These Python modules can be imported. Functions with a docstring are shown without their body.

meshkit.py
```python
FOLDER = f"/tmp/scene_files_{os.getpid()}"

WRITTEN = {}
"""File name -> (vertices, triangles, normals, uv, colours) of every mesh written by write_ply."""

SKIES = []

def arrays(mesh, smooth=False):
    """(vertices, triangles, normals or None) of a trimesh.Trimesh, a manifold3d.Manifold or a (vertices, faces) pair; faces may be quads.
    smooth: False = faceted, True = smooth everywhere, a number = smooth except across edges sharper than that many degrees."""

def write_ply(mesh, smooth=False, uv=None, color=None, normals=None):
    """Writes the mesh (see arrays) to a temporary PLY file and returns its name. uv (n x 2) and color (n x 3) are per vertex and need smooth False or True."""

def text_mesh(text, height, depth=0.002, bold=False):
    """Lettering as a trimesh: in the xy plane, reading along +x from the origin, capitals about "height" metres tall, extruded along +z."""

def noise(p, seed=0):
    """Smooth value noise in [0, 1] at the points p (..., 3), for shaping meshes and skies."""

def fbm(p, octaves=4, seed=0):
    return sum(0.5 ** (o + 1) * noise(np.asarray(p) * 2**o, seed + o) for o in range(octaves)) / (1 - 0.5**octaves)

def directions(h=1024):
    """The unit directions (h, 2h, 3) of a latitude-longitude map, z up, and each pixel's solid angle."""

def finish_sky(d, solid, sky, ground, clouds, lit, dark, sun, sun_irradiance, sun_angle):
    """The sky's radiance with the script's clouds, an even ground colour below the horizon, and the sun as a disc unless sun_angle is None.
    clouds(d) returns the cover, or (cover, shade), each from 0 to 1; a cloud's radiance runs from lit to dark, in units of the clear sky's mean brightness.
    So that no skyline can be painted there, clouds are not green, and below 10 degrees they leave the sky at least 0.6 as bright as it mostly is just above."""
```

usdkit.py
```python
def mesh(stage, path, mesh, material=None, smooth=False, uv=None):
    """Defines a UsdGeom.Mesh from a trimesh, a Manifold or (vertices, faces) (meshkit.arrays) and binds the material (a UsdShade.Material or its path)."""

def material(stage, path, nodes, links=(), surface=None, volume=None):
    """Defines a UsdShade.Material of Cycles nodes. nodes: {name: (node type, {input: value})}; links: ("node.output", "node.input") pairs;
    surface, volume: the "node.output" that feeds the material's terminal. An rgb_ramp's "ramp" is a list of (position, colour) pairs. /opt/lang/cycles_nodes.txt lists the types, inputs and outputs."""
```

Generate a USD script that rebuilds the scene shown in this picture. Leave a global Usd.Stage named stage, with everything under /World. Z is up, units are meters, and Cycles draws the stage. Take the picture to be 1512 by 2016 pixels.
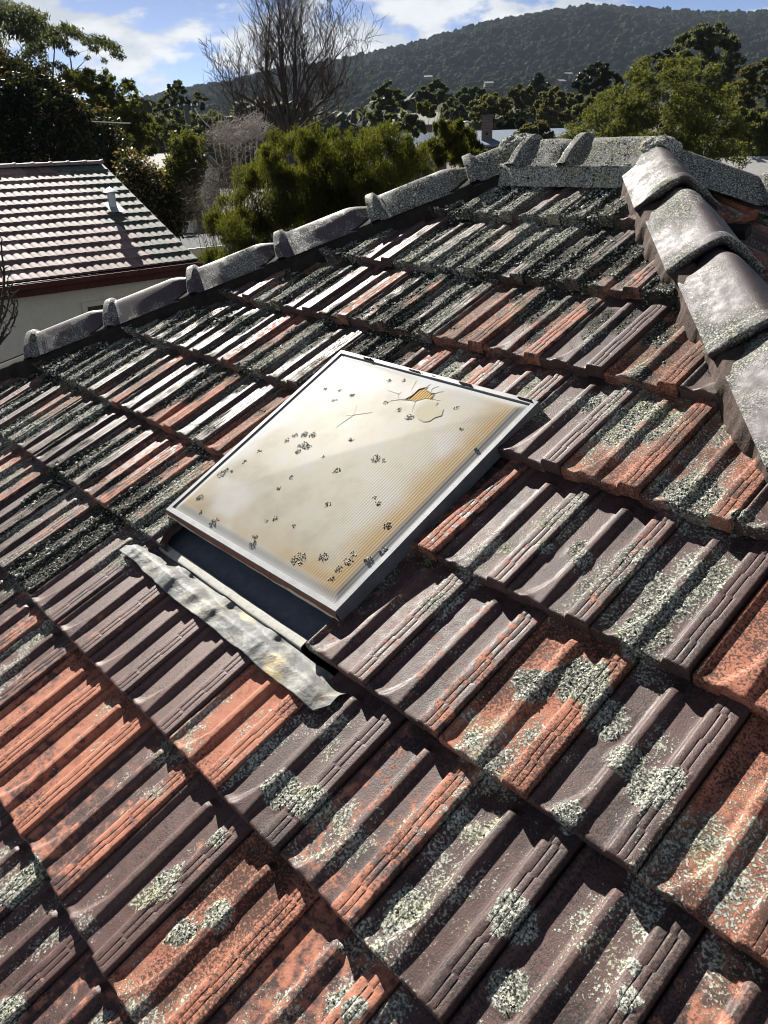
import math, random
import numpy as np, trimesh, usdkit
import meshkit
from pxr import Usd, UsdGeom, UsdShade, UsdLux, Gf, Sdf, Vt

# ------------------------------------------------------------------ stage, camera, sky, sun
stage = Usd.Stage.CreateInMemory()
UsdGeom.SetStageUpAxis(stage, UsdGeom.Tokens.z)
UsdGeom.SetStageMetersPerUnit(stage, 1.0)
WORLD = UsdGeom.Xform.Define(stage, '/World')
stage.SetDefaultPrim(WORLD.GetPrim())
UsdGeom.Scope.Define(stage, '/World/Looks')

EYE = np.array([1.95209, -2.68179, 5.08161])
RW = np.array([[0.66301, 0.29781, -0.68679], [0.74806, -0.29867, 0.59264], [-0.02862, -0.90669, -0.42083]])  # camera right, down, forward as columns
FOCAL = 1560.8                                   # in pixels of a picture 1512 wide
EXPOSURE = 1.6
HAZE = 0.000038
SUN_AZ, SUN_EL = math.radians(-73.0), math.radians(31.5)
SUN_DIR = np.array([math.cos(SUN_EL) * math.sin(SUN_AZ), math.cos(SUN_EL) * math.cos(SUN_AZ), math.sin(SUN_EL)])

cam = UsdGeom.Camera.Define(stage, '/World/camera')
u_, _, vt_ = np.linalg.svd(RW)
RW = u_ @ vt_
m4 = np.eye(4)
m4[0, :3], m4[1, :3], m4[2, :3], m4[3, :3] = RW[:, 0], -RW[:, 1], -RW[:, 2], EYE
cam.AddTransformOp().Set(Gf.Matrix4d(*m4.ravel().tolist()))
cam.CreateHorizontalApertureAttr(24.0)
cam.CreateVerticalApertureAttr(32.0)
cam.CreateFocalLengthAttr(24.0 * FOCAL / 1512)
cam.CreateClippingRangeAttr(Gf.Vec2f(0.05, 20000))
cam.CreateExposureAttr(EXPOSURE)


def material(name, nodes, links, surface='p.BSDF', volume=None):
    return usdkit.material(stage, '/World/Looks/' + name, nodes, links, surface=surface, volume=volume)


sky_mat = material('sky_look', {
    'sky': ('sky_texture', {'sky_type': 'single_scattering', 'sun_disc': False, 'sun_elevation': SUN_EL, 'sun_rotation': SUN_AZ, 'altitude': 100.0, 'air_density': 0.19, 'aerosol_density': 0.07}),
    'tc': ('texture_coordinate', {}),
    'sep': ('separate_xyz', {}),
    'zz': ('math', {'math_type': 'maximum', 'value2': 0.0}),
    'za': ('math', {'math_type': 'add', 'value2': 0.34}),
    'dx': ('math', {'math_type': 'divide'}),
    'dy': ('math', {'math_type': 'divide'}),
    'uv': ('combine_xyz', {'z': 3.7}),
    'n1': ('noise_texture', {'scale': 3.1, 'detail': 8.0, 'roughness': 0.54, 'distortion': 0.15}),
    'cover': ('map_range', {'range_type': 'smoothstep', 'from_min': 0.455, 'from_max': 0.535, 'to_min': 0.0, 'to_max': 1.0}),
    'fade': ('map_range', {'range_type': 'smoothstep', 'from_min': 0.18, 'from_max': 0.60, 'to_min': 1.0, 'to_max': 0.12}),
    'cov': ('math', {'math_type': 'multiply'}),
    'off': ('mapping', {'mapping_type': 'point', 'location': (-0.05, 0.02, 0.03)}),
    'n2': ('noise_texture', {'scale': 3.1, 'detail': 8.0, 'roughness': 0.54, 'distortion': 0.15}),
    'dif': ('math', {'math_type': 'subtract'}),
    'shade': ('map_range', {'range_type': 'smoothstep', 'from_min': -0.10, 'from_max': 0.08, 'to_min': 0.0, 'to_max': 1.0}),
    'ccol': ('mix', {'mix_type': 'mix', 'color1': (3.7, 3.95, 4.3), 'color2': (5.6, 5.65, 5.7)}),
    'sk': ('mix', {'mix_type': 'multiply', 'fac': 1.0, 'color2': (1.0, 1.0, 1.0)}),
    'mx': ('mix', {'mix_type': 'mix'}),
    'bg': ('background_shader', {'strength': 0.05}),
}, [('tc.generated', 'sep.vector'), ('sep.z', 'zz.value1'), ('zz.value', 'za.value1'), ('sep.x', 'dx.value1'), ('za.value', 'dx.value2'),
    ('sep.y', 'dy.value1'), ('za.value', 'dy.value2'), ('dx.value', 'uv.x'), ('dy.value', 'uv.y'), ('uv.vector', 'n1.vector'), ('n1.fac', 'cover.value'),
    ('uv.vector', 'off.vector'), ('off.vector', 'n2.vector'), ('n1.fac', 'dif.value1'), ('n2.fac', 'dif.value2'), ('dif.value', 'shade.value'), ('shade.result', 'ccol.fac'),
    ('sky.color', 'sk.color1'), ('sk.color', 'mx.color1'), ('ccol.color', 'mx.color2'), ('sep.z', 'fade.value'), ('cover.result', 'cov.value1'), ('fade.result', 'cov.value2'), ('cov.value', 'mx.fac'), ('mx.color', 'bg.color')],
    surface='bg.background')
dome = UsdLux.DomeLight.Define(stage, '/World/sky')
dome.CreateIntensityAttr(1.0)
UsdShade.MaterialBindingAPI.Apply(dome.GetPrim()).Bind(sky_mat)
dome.GetPrim().SetCustomDataByKey('kind', 'structure')

sun = UsdLux.DistantLight.Define(stage, '/World/sun')
sun.CreateIntensityAttr(1.25)
sun.CreateAngleAttr(0.53)
sun.CreateColorAttr(Gf.Vec3f(1.0, 0.955, 0.88))
sun.GetPrim().CreateAttribute('inputs:normalize', Sdf.ValueTypeNames.Bool).Set(True)
zax = SUN_DIR
xax = np.cross([0, 0, 1.0], zax); xax /= np.linalg.norm(xax)
yax = np.cross(zax, xax)
m4 = np.eye(4); m4[0, :3], m4[1, :3], m4[2, :3] = xax, yax, zax
UsdGeom.Xformable(sun.GetPrim()).AddTransformOp().Set(Gf.Matrix4d(*m4.ravel().tolist()))

# ------------------------------------------------------------------ helpers
USED = {}


def numbered(path):
    n = USED.get(path, -1) + 1
    USED[path] = n
    return path if n == 0 else f'{path}_{n:03d}'


def tag(prim, label=None, category=None, group=None, kind=None):
    for k, v in (('label', label), ('category', category), ('group', group), ('kind', kind)):
        if v:
            prim.SetCustomDataByKey(k, v)
    return prim


def path_of(parent):
    return '/World' if parent is None else str(parent.GetPath())


def thing(name, loc=(0, 0, 0), rotz=0.0, label=None, category=None, group=None, scale=None):
    x = UsdGeom.Xform.Define(stage, numbered('/World/' + name))
    x.AddTranslateOp().Set(Gf.Vec3d(*map(float, loc)))
    x.AddRotateZOp().Set(float(rotz))
    x.AddScaleOp().Set(Gf.Vec3f(*map(float, scale or (1, 1, 1))))
    return tag(x.GetPrim(), label, category, group)


def dup(root, loc, rotz, scale, label, category=None, group=None):
    was = root.GetCustomData()
    base = root.GetName()
    x = UsdGeom.Xform.Define(stage, numbered('/World/' + base))
    p = x.GetPrim()
    p.GetReferences().AddInternalReference(root.GetPath())
    p.SetInstanceable(True)
    p.GetAttribute('xformOp:translate').Set(Gf.Vec3d(*map(float, loc)))
    p.GetAttribute('xformOp:rotateZ').Set(float(rotz))
    p.GetAttribute('xformOp:scale').Set(Gf.Vec3f(*map(float, scale)))
    return tag(p, label, category or was.get('category'), group)


def put(name, v, f, mat, parent=None, normals=None, smooth=None, prim=None, vis=None):
    """One Mesh prim. v (n,3), f (m,3); normals True = smooth everywhere, a number = crease angle; prim = {name: float array per vertex}."""
    path = numbered(path_of(parent) + '/' + name)
    if isinstance(smooth, (int, float)) and not isinstance(smooth, bool):
        m = usdkit.mesh(stage, path, trimesh.Trimesh(v, f, process=False), mat, smooth=smooth)
        return m.GetPrim()
    m = usdkit.mesh(stage, path, (np.asarray(v), np.asarray(f)), mat, smooth=bool(smooth))
    for k, a in (prim or {}).items():
        UsdGeom.PrimvarsAPI(m).CreatePrimvar(k, Sdf.ValueTypeNames.FloatArray, 'vertex').Set(Vt.FloatArray.FromNumpy(np.asarray(a, np.float32)))
    return m.GetPrim()


class MB:
    """Collects triangles."""
    def __init__(self):
        self.v, self.f, self.n = [], [], 0

    def add(self, v, f):
        v, f = np.asarray(v, float), np.asarray(f, int)
        if f.shape[1] == 4:
            f = np.vstack([f[:, [0, 1, 2]], f[:, [0, 2, 3]]])
        self.v.append(v); self.f.append(f + self.n); self.n += len(v)
        return self

    def mesh(self, m):
        return self.add(m.vertices, m.faces)

    def box(self, lo, hi, rot=None, at=None):
        b = trimesh.creation.box(extents=np.subtract(hi, lo))
        v = b.vertices + (np.add(lo, hi)) / 2
        if rot is not None:
            v = v @ np.asarray(rot).T
        if at is not None:
            v = v + at
        return self.add(v, b.faces)

    def tube(self, pts, radii, sides=6, cap=True):
        p = np.asarray(pts, float)
        r = np.broadcast_to(radii, (len(p),))
        t = np.gradient(p, axis=0); t /= np.linalg.norm(t, axis=1, keepdims=True) + 1e-12
        ref = np.where(np.abs(t[:, 2:]) < 0.9, [[0, 0, 1.0]], [[1.0, 0, 0]])
        a = np.cross(t, ref); a /= np.linalg.norm(a, axis=1, keepdims=True) + 1e-12
        b = np.cross(t, a)
        ang = np.arange(sides) * 2 * np.pi / sides
        v = p[:, None] + r[:, None, None] * (np.cos(ang)[None, :, None] * a[:, None] + np.sin(ang)[None, :, None] * b[:, None])
        i, j = np.meshgrid(np.arange(len(p) - 1), np.arange(sides), indexing='ij')
        q = np.stack([i * sides + j, i * sides + (j + 1) % sides, (i + 1) * sides + (j + 1) % sides, (i + 1) * sides + j], -1).reshape(-1, 4)
        self.add(v.reshape(-1, 3), q)
        if cap:
            n = len(p)
            for base in (0, (n - 1) * sides):
                self.f.append(np.array([[base, base + k, base + k + 1] for k in range(1, sides - 1)]) + self.n - n * sides)
        return self

    def put(self, name, mat, parent=None, smooth=None):
        return put(name, np.vstack(self.v), np.vstack(self.f), mat, parent, smooth=smooth)


def grid_faces(nu, nv):
    i, j = np.meshgrid(np.arange(nv - 1), np.arange(nu - 1), indexing='ij')
    a = i * nu + j
    q = np.stack([a, a + 1, a + nu + 1, a + nu], -1).reshape(-1, 4)
    return np.vstack([q[:, [0, 1, 2]], q[:, [0, 2, 3]]])


def sstep(a, b, x):
    t = np.clip((np.asarray(x, float) - a) / (b - a), 0, 1)
    return t * t * (3 - 2 * t)


def ray(px, py):
    d = RW @ np.array([(px - 756) / FOCAL, (py - 1008) / FOCAL, 1.0])
    return d / np.linalg.norm(d)


def at(px, py, dist):
    """The point seen at that pixel of the photograph, at that distance over the ground."""
    d = ray(px, py)
    return EYE + d * dist / math.hypot(d[0], d[1])


# the front face of the roof: X along the courses, Y up the slope, n off the slope
PITCH = math.radians(26.5)
CP, SP = math.cos(PITCH), math.sin(PITCH)
RIDGE_Z = 5.0
TO_WORLD = np.array([[1, 0, 0], [0, CP, -SP], [0, SP, CP]])


def roof_world(p):
    return np.asarray(p, float) @ TO_WORLD.T + np.array([0, 0, RIDGE_Z])


def roof_local(px, py, n):
    """Point on the plane n above the roof, seen at that pixel."""
    d, o = ray(px, py) @ TO_WORLD, (EYE - [0, 0, RIDGE_Z]) @ TO_WORLD
    return o + d * (n - o[2]) / d[2]

# ------------------------------------------------------------------ our roof: materials
def tile_material(name, glaze_a, glaze_b, lich_pale, gloss=0.46, spec=0.20):
    return material(name, {
        'g': ('geometry', {}),
        'aw': ('attribute', {'attribute': 'worn'}),
        'al': ('attribute', {'attribute': 'lich'}),
        'at': ('attribute', {'attribute': 'tint'}),
        'ad': ('attribute', {'attribute': 'dark'}),
        'as_': ('attribute', {'attribute': 'moss_and_shade'}),
        'n_dust': ('noise_texture', {'scale': 330.0, 'detail': 3.0, 'roughness': 0.75}),
        'du1': ('math', {'math_type': 'multiply_add', 'value2': 0.35}),
        'du2': ('map_range', {'range_type': 'smoothstep', 'from_min': 0.83, 'from_max': 0.92, 'to_max': 0.5}),
        'dusty': ('mix', {'mix_type': 'mix', 'color2': (0.34, 0.325, 0.29)}),
        'sf': ('math', {'math_type': 'multiply_add', 'value2': -0.17}),  # blackens the lichen colour for moss and for the painted pan shade
        'n_mid': ('noise_texture', {'scale': 42.0, 'detail': 5.0, 'roughness': 0.62}),
        'n_fine': ('noise_texture', {'scale': 190.0, 'detail': 4.0, 'roughness': 0.7}),
        'n_grit': ('noise_texture', {'scale': 300.0, 'detail': 3.0, 'roughness': 0.65}),
        'n_big': ('noise_texture', {'scale': 9.0, 'detail': 3.0, 'roughness': 0.55}),
        # glaze
        'tb': ('mix_float', {'fac': 0.55}),
        'glaze': ('rgb_ramp', {'ramp': [(0.15, glaze_a), (0.85, glaze_b)]}),
        'terra': ('rgb_ramp', {'ramp': [(0.25, (0.20, 0.074, 0.046)), (0.5, (0.345, 0.138, 0.086)), (0.8, (0.40, 0.19, 0.13))]}),
        'w1': ('math', {'math_type': 'multiply_add', 'value2': 0.9}),
        'w2': ('map_range', {'range_type': 'smoothstep', 'from_min': 1.00, 'from_max': 1.18}),
        'base': ('mix', {'mix_type': 'mix'}),
        # dark specks and grime
        'd1': ('math', {'math_type': 'multiply_add', 'value2': 1.0}),
        'd2': ('map_range', {'range_type': 'smoothstep', 'from_min': 0.78, 'from_max': 0.90, 'to_max': 0.85}),
        'based': ('mix', {'mix_type': 'mix', 'color2': (0.022, 0.020, 0.018)}),
        # lichen
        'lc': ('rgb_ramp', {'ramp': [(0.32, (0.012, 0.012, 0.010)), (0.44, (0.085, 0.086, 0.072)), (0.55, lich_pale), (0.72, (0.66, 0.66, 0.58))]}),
        'lm': ('map_range', {'range_type': 'smoothstep', 'from_min': 0.50, 'from_max': 0.66, 'to_max': 0.45}),
        'lt': ('mix', {'mix_type': 'multiply', 'color2': (1.05, 1.0, 0.62)}),
        'l1': ('math', {'math_type': 'multiply_add', 'value2': 1.25}),
        'l2': ('map_range', {'range_type': 'smoothstep', 'from_min': 1.06, 'from_max': 1.20}),
        'col': ('mix', {'mix_type': 'mix'}),
        'r1': ('map_range', {'range_type': 'linear', 'from_min': 0.3, 'from_max': 0.7, 'to_min': gloss - 0.08, 'to_max': gloss + 0.16}),
        'r2': ('mix_float', {'b': 0.82}),
        'r3': ('mix_float', {'b': 0.95}),
        'bh': ('mix_float', {}),
        'bsc': ('math', {'math_type': 'multiply_add', 'value2': 0.0020, 'value3': 0.00085}),
        'hh': ('math', {'math_type': 'multiply'}),
        'bump': ('bump', {'strength': 0.85, 'distance': 1.0}),
        'p': ('principled_bsdf', {'specular_ior_level': spec}),
    }, [('g.position', 'n_mid.vector'), ('g.position', 'n_fine.vector'), ('g.position', 'n_grit.vector'), ('g.position', 'n_big.vector'),
        ('at.fac', 'tb.a'), ('n_mid.fac', 'tb.b'), ('tb.result', 'glaze.fac'), ('n_mid.fac', 'terra.fac'),
        ('n_mid.fac', 'w1.value1'), ('aw.fac', 'w1.value3'), ('w1.value', 'w2.value'), ('w2.result', 'base.fac'), ('glaze.color', 'base.color1'), ('terra.color', 'base.color2'),
        ('n_fine.fac', 'd1.value1'), ('ad.fac', 'd1.value3'), ('d1.value', 'd2.value'), ('d2.result', 'based.fac'), ('base.color', 'based.color1'),
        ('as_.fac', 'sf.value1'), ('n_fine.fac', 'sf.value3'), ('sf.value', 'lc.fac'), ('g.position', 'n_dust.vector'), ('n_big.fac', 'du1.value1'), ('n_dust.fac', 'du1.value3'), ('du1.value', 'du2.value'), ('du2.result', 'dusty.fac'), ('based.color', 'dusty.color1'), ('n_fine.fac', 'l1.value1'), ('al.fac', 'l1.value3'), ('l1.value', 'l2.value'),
        ('dusty.color', 'col.color1'), ('n_big.fac', 'lm.value'), ('lm.result', 'lt.fac'), ('lc.color', 'lt.color1'), ('lt.color', 'col.color2'), ('l2.result', 'col.fac'), ('col.color', 'p.base_color'),
        ('n_mid.fac', 'r1.value'), ('r1.result', 'r2.a'), ('w2.result', 'r2.fac'), ('r2.result', 'r3.a'), ('l2.result', 'r3.fac'), ('r3.result', 'p.roughness'),
        ('n_grit.fac', 'bh.a'), ('n_fine.fac', 'bh.b'), ('l2.result', 'bh.fac'), ('l2.result', 'bsc.value1'), ('bh.result', 'hh.value1'), ('bsc.value', 'hh.value2'),
        ('hh.value', 'bump.height'), ('bump.normal', 'p.normal')])


M_TILE = tile_material('glazed_terracotta_look', (0.050, 0.029, 0.028), (0.135, 0.080, 0.070), (0.40, 0.405, 0.345))
M_CAP = tile_material('glazed_cap_look', (0.045, 0.034, 0.037), (0.085, 0.066, 0.070), (0.38, 0.385, 0.35), gloss=0.56, spec=0.24)


def rough_material(name, cols, scale=30.0, bump=0.002, rough=0.9, fine=4.0):
    return material(name, {
        'g': ('geometry', {}),
        'n': ('noise_texture', {'scale': scale, 'detail': 6.0, 'roughness': 0.65}),
        'm': ('noise_texture', {'scale': scale * fine, 'detail': 3.0, 'roughness': 0.6}),
        'mixn': ('mix_float', {'fac': 0.4}),
        'c': ('rgb_ramp', {'ramp': [(0.3, cols[0]), (0.5, cols[len(cols) // 2]), (0.7, cols[-1])]}),
        'h': ('math', {'math_type': 'multiply', 'value2': bump}),
        'b': ('bump', {'strength': 0.9, 'distance': 1.0}),
        'p': ('principled_bsdf', {'roughness': rough, 'specular_ior_level': .15}),
    }, [('g.position', 'n.vector'), ('g.position', 'm.vector'), ('n.fac', 'mixn.a'), ('m.fac', 'mixn.b'), ('mixn.result', 'c.fac'), ('c.color', 'p.base_color'),
        ('mixn.result', 'h.value1'), ('h.value', 'b.height'), ('b.normal', 'p.normal')])


M_MORTAR = rough_material('bedding_mortar_look', [(0.030, 0.022, 0.019), (0.065, 0.046, 0.038), (0.11, 0.082, 0.066)], 45.0, 0.004)
M_DECK_AND_SHADE = rough_material('dark_batten_and_shade_look', [(0.012, 0.010, 0.009), (0.02, 0.017, 0.015), (0.03, 0.026, 0.022)], 10.0)  # battens and sarking; also left hip bedding, its shade painted in
M_CRUMB = [rough_material('pale_lichen_look', [(0.36, 0.365, 0.30), (0.55, 0.555, 0.48), (0.70, 0.70, 0.63)], 160.0, 0.001),
           rough_material('grey_lichen_look', [(0.08, 0.082, 0.066), (0.17, 0.172, 0.14), (0.30, 0.30, 0.25)], 160.0, 0.001),
           rough_material('black_moss_look', [(0.008, 0.009, 0.006), (0.018, 0.019, 0.013), (0.04, 0.042, 0.028)], 160.0, 0.001)]

# ------------------------------------------------------------------ our roof: where the lichen grows
W, G = 0.2112, 0.345
OFF = -0.0409
ROSETTES = []                                     # (X, Y, radius, ring)
for px_, py_, r_px, ring in [(428, 1648, 22, 0), (430, 1800, 28, 0), (356, 1840, 26, 0), (330, 1738, 34, 1), (290, 1770, 26, 1), (345, 1720, 26, 1),
                             (1250, 1095, 40, 1), (1290, 1150, 38, 1), (1390, 1140, 50, 1), (1200, 1420, 45, 1), (1235, 1500, 40, 1), (700, 1985, 26, 0), (660, 1965, 20, 0),
                             (1240, 1900, 24, 0), (1240, 1960, 28, 0), (1455, 1030, 20, 0), (1160, 790, 24, 0), (1240, 830, 26, 0), (1150, 1105, 22, 0), (195, 2010, 20, 0),
                             (40, 1740, 40, 0), (1010, 1800, 50, 0), (560, 1560, 36, 0), (620, 1590, 40, 0), (800, 1800, 50, 0), (1075, 1080, 18, 0), (1140, 1075, 20, 0), (20, 2000, 30, 0),
                             (1310, 1200, 60, 0), (1270, 1260, 55, 0), (1150, 1340, 60, 0), (1050, 1350, 40, 0), (1120, 1610, 30, 0), (1290, 1560, 60, 0), (1000, 1950, 45, 0)]:
    c_ = roof_local(px_, py_, -0.03)
    d_ = roof_local(px_ + r_px, py_, -0.03)
    ROSETTES.append((c_[0], c_[1], float(np.linalg.norm(c_ - d_)), ring))
ROSETTES = np.array(ROSETTES)

# how much lichen a tile carries: course k, tile j in the course
TILE_L = {(7, -1): 1.0, (7, 0): .30, (7, 1): .12, (7, 2): .04, (7, 3): .04, (7, 4): .10, (7, 5): .40, (7, 6): .45, (7, 7): .48, (7, 8): .42,
          (8, -1): .1, (8, 0): .1, (8, 1): .06, (8, 2): .12, (8, 3): .12, (8, 4): .22, (8, 5): .50, (8, 6): .30, (9, 4): .2, (9, 5): .25,
          (6, 4): .55, (6, 5): .55, (6, 6): .52, (6, 7): .55, (6, 8): .50, (6, 0): .55, (6, -1): .85, (6, -2): .35, (6, -3): .75,
          (5, 5): .42, (5, 6): .50, (5, 7): .52, (5, 8): .5, (5, 4): .4, (5, 0): .45, (5, -1): .75, (5, -2): .8, (5, -3): .75,
          (4, 4): .48, (4, 5): .58, (4, 6): .66, (4, 3): .3, (4, 2): .8, (4, 1): .5, (3, 4): .30, (3, 5): .52, (3, 3): .62, (3, 2): .68, (3, 6): .6,
          (7, -2): .55, (7, -3): .7, (7, -4): .7, (8, -2): .5}
TILE_O = {(7, 4): .88, (8, 1): .74, (8, 2): .78, (8, 3): .60, (8, 0): .50, (8, 5): .80, (6, 6): .82, (6, 8): .74, (5, 8): .85, (4, 5): .80, (4, 6): .84, (3, 5): .86, (3, 3): .66,
          (3, 2): .74, (7, 1): .52, (7, 0): .42, (5, 0): .86, (5, -2): .78, (4, -2): .76, (6, -1): .74, (7, 5): .30, (7, 6): .52, (6, 0): .40, (8, 6): .58, (3, 4): .05, (5, 7): .22,
          (5, 6): .40, (6, 7): .25, (7, 7): .28, (7, 8): .30, (7, 2): .28, (7, 3): .22, (8, 4): .36, (4, 3): .55, (4, 4): .42, (2, 3): .55, (2, 0): .62, (6, 5): .42, (6, 4): .45, (5, 5): .40,
          (9, 4): .45, (9, 5): .5}
TILE_T = {(7, 2): .95, (7, 3): 1.0, (7, 1): .8, (3, 4): .05, (5, 7): .25, (6, 7): .35, (7, 8): .6, (4, 4): .5, (8, 4): .6}


def course_level(k, X):
    lv = {0: .9, 1: .98, 2: .90, 3: .82, 4: .80, 5: .78, 6: .72, 7: .55, 8: .4, 9: .3}.get(k, .3)
    return lv - (0.12 if X > 0.55 and k > 1 else 0) - (0.06 if X < -0.9 else 0)


def lichen_at(X, Y, level, seed=0):
    P3 = np.stack([X, Y, np.full_like(X, seed * 1.7)], -1)
    f = meshkit.fbm(P3 * [9.0, 6.0, 1.0], 4, 11)
    f2 = meshkit.fbm(P3 * [34.0, 30.0, 1.0], 3, 5)
    L = level + (f - 0.5) * 1.25 + (f2 - 0.5) * 0.5
    d = np.hypot(X[..., None] - ROSETTES[:, 0], Y[..., None] - ROSETTES[:, 1]) / ROSETTES[:, 2]
    d = d + (f2[..., None] - 0.5) * 0.8 + (f[..., None] - .5) * .5
    solid = 1.0 - sstep(0.78, 1.05, d)
    ring = np.where(ROSETTES[:, 3] > 0, 0.72 + 0.28 * sstep(0.6, 0.85, d), 1.0)
    R = (solid * ring).max(-1)
    return np.clip(np.maximum(L, R * 0.95), 0, 1.05)


# ------------------------------------------------------------------ our roof: one Marseille tile
U_MM = np.array([0.5, 1.5, 4, 7, 11, 15, 19, 24, 31, 38, 45, 52, 59, 66, 72, 76, 80, 84, 88, 92, 96, 100, 104, 109, 117, 126, 135, 143, 149, 153, 156, 159, 163, 168,
                 174.2, 175.2, 177.2, 178.2, 183, 188.2, 189.2, 191.2, 192.2, 198, 203, 206.5, 208.5, 209.8])
PATTERN = {34, 35, 36, 37, 39, 40, 41, 42}
JOINTS = (0.062, 0.125, 0.188, 0.251, 0.312)
S_ROWS = sorted([0.0, 0.0015, 0.004, 0.008, 0.014, 0.022, 0.032, 0.043, 0.055, 0.076, 0.090, 0.107, 0.143, 0.160, 0.174, 0.205, 0.222, 0.238, 0.268, 0.285, 0.298, 0.322, 0.331, 0.340, 0.352, 0.372]
                + [j + d for j in JOINTS for d in (-0.0035, -0.0015, 0.0015, 0.0035)])
S_ROWS = np.array(S_ROWS)


def tile_heights(u, s):
    """Height of the tile's top over the flat of its raised strip; u in mm across, s in metres up from its front edge."""
    pan = -16.5
    h = np.full(np.broadcast(u, s).shape, pan)
    h = h + 1.2 * np.sin(np.clip((u - 20) / 132, 0, 1) * np.pi * 2) ** 2 * -0.6
    # upstanding left edge
    left = np.interp(u, [0.5, 1.5, 4, 7, 11, 15, 19, 24], [-28, -11, -8.2, -8.2, -10, -13.2, -15.8, pan])
    h = np.where(u < 24, left, h)
    # the rib in the middle, blunt at its top end, fanning out at the front
    on = sstep(0.334, 0.312, s)
    fan = np.clip(1 - s / 0.075, 0, 1) ** 1.2
    lf = 71 - 36 * fan                                  # left foot
    top = -5.0 - 4.0 * fan
    rise = np.clip((u - lf) / (10 + 6 * fan), 0, 1); rise = rise * rise * (3 - 2 * rise)
    fall = np.clip((u - 93) / 13, 0, 1); fall = fall * fall * (3 - 2 * fall)
    rib = pan + (top - pan) * rise * (1 - fall)
    h = np.where((u >= 19) & (u < 130), np.maximum(h, pan + (rib - pan) * on), h)
    # the front lip of the left pan
    lip = (1 - sstep(0.0, 0.022, s)) * 4.0 * np.clip((u - 8) / 14, 0, 1) * np.clip((70 - u) / 12, 0, 1)
    h = h + lip
    # the raised strip on the right
    st = np.interp(u, [149, 153, 156, 159, 163, 206.5, 208.5, 209.8], [pan, -15, -6, -1.2, 0, 0, -2.2, -28])
    h = np.where(u >= 149, st, h)
    # rounded front edge
    h = h - 3.6 * (1 - np.clip(s / 0.005, 0, 1)) ** 2
    return h


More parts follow.
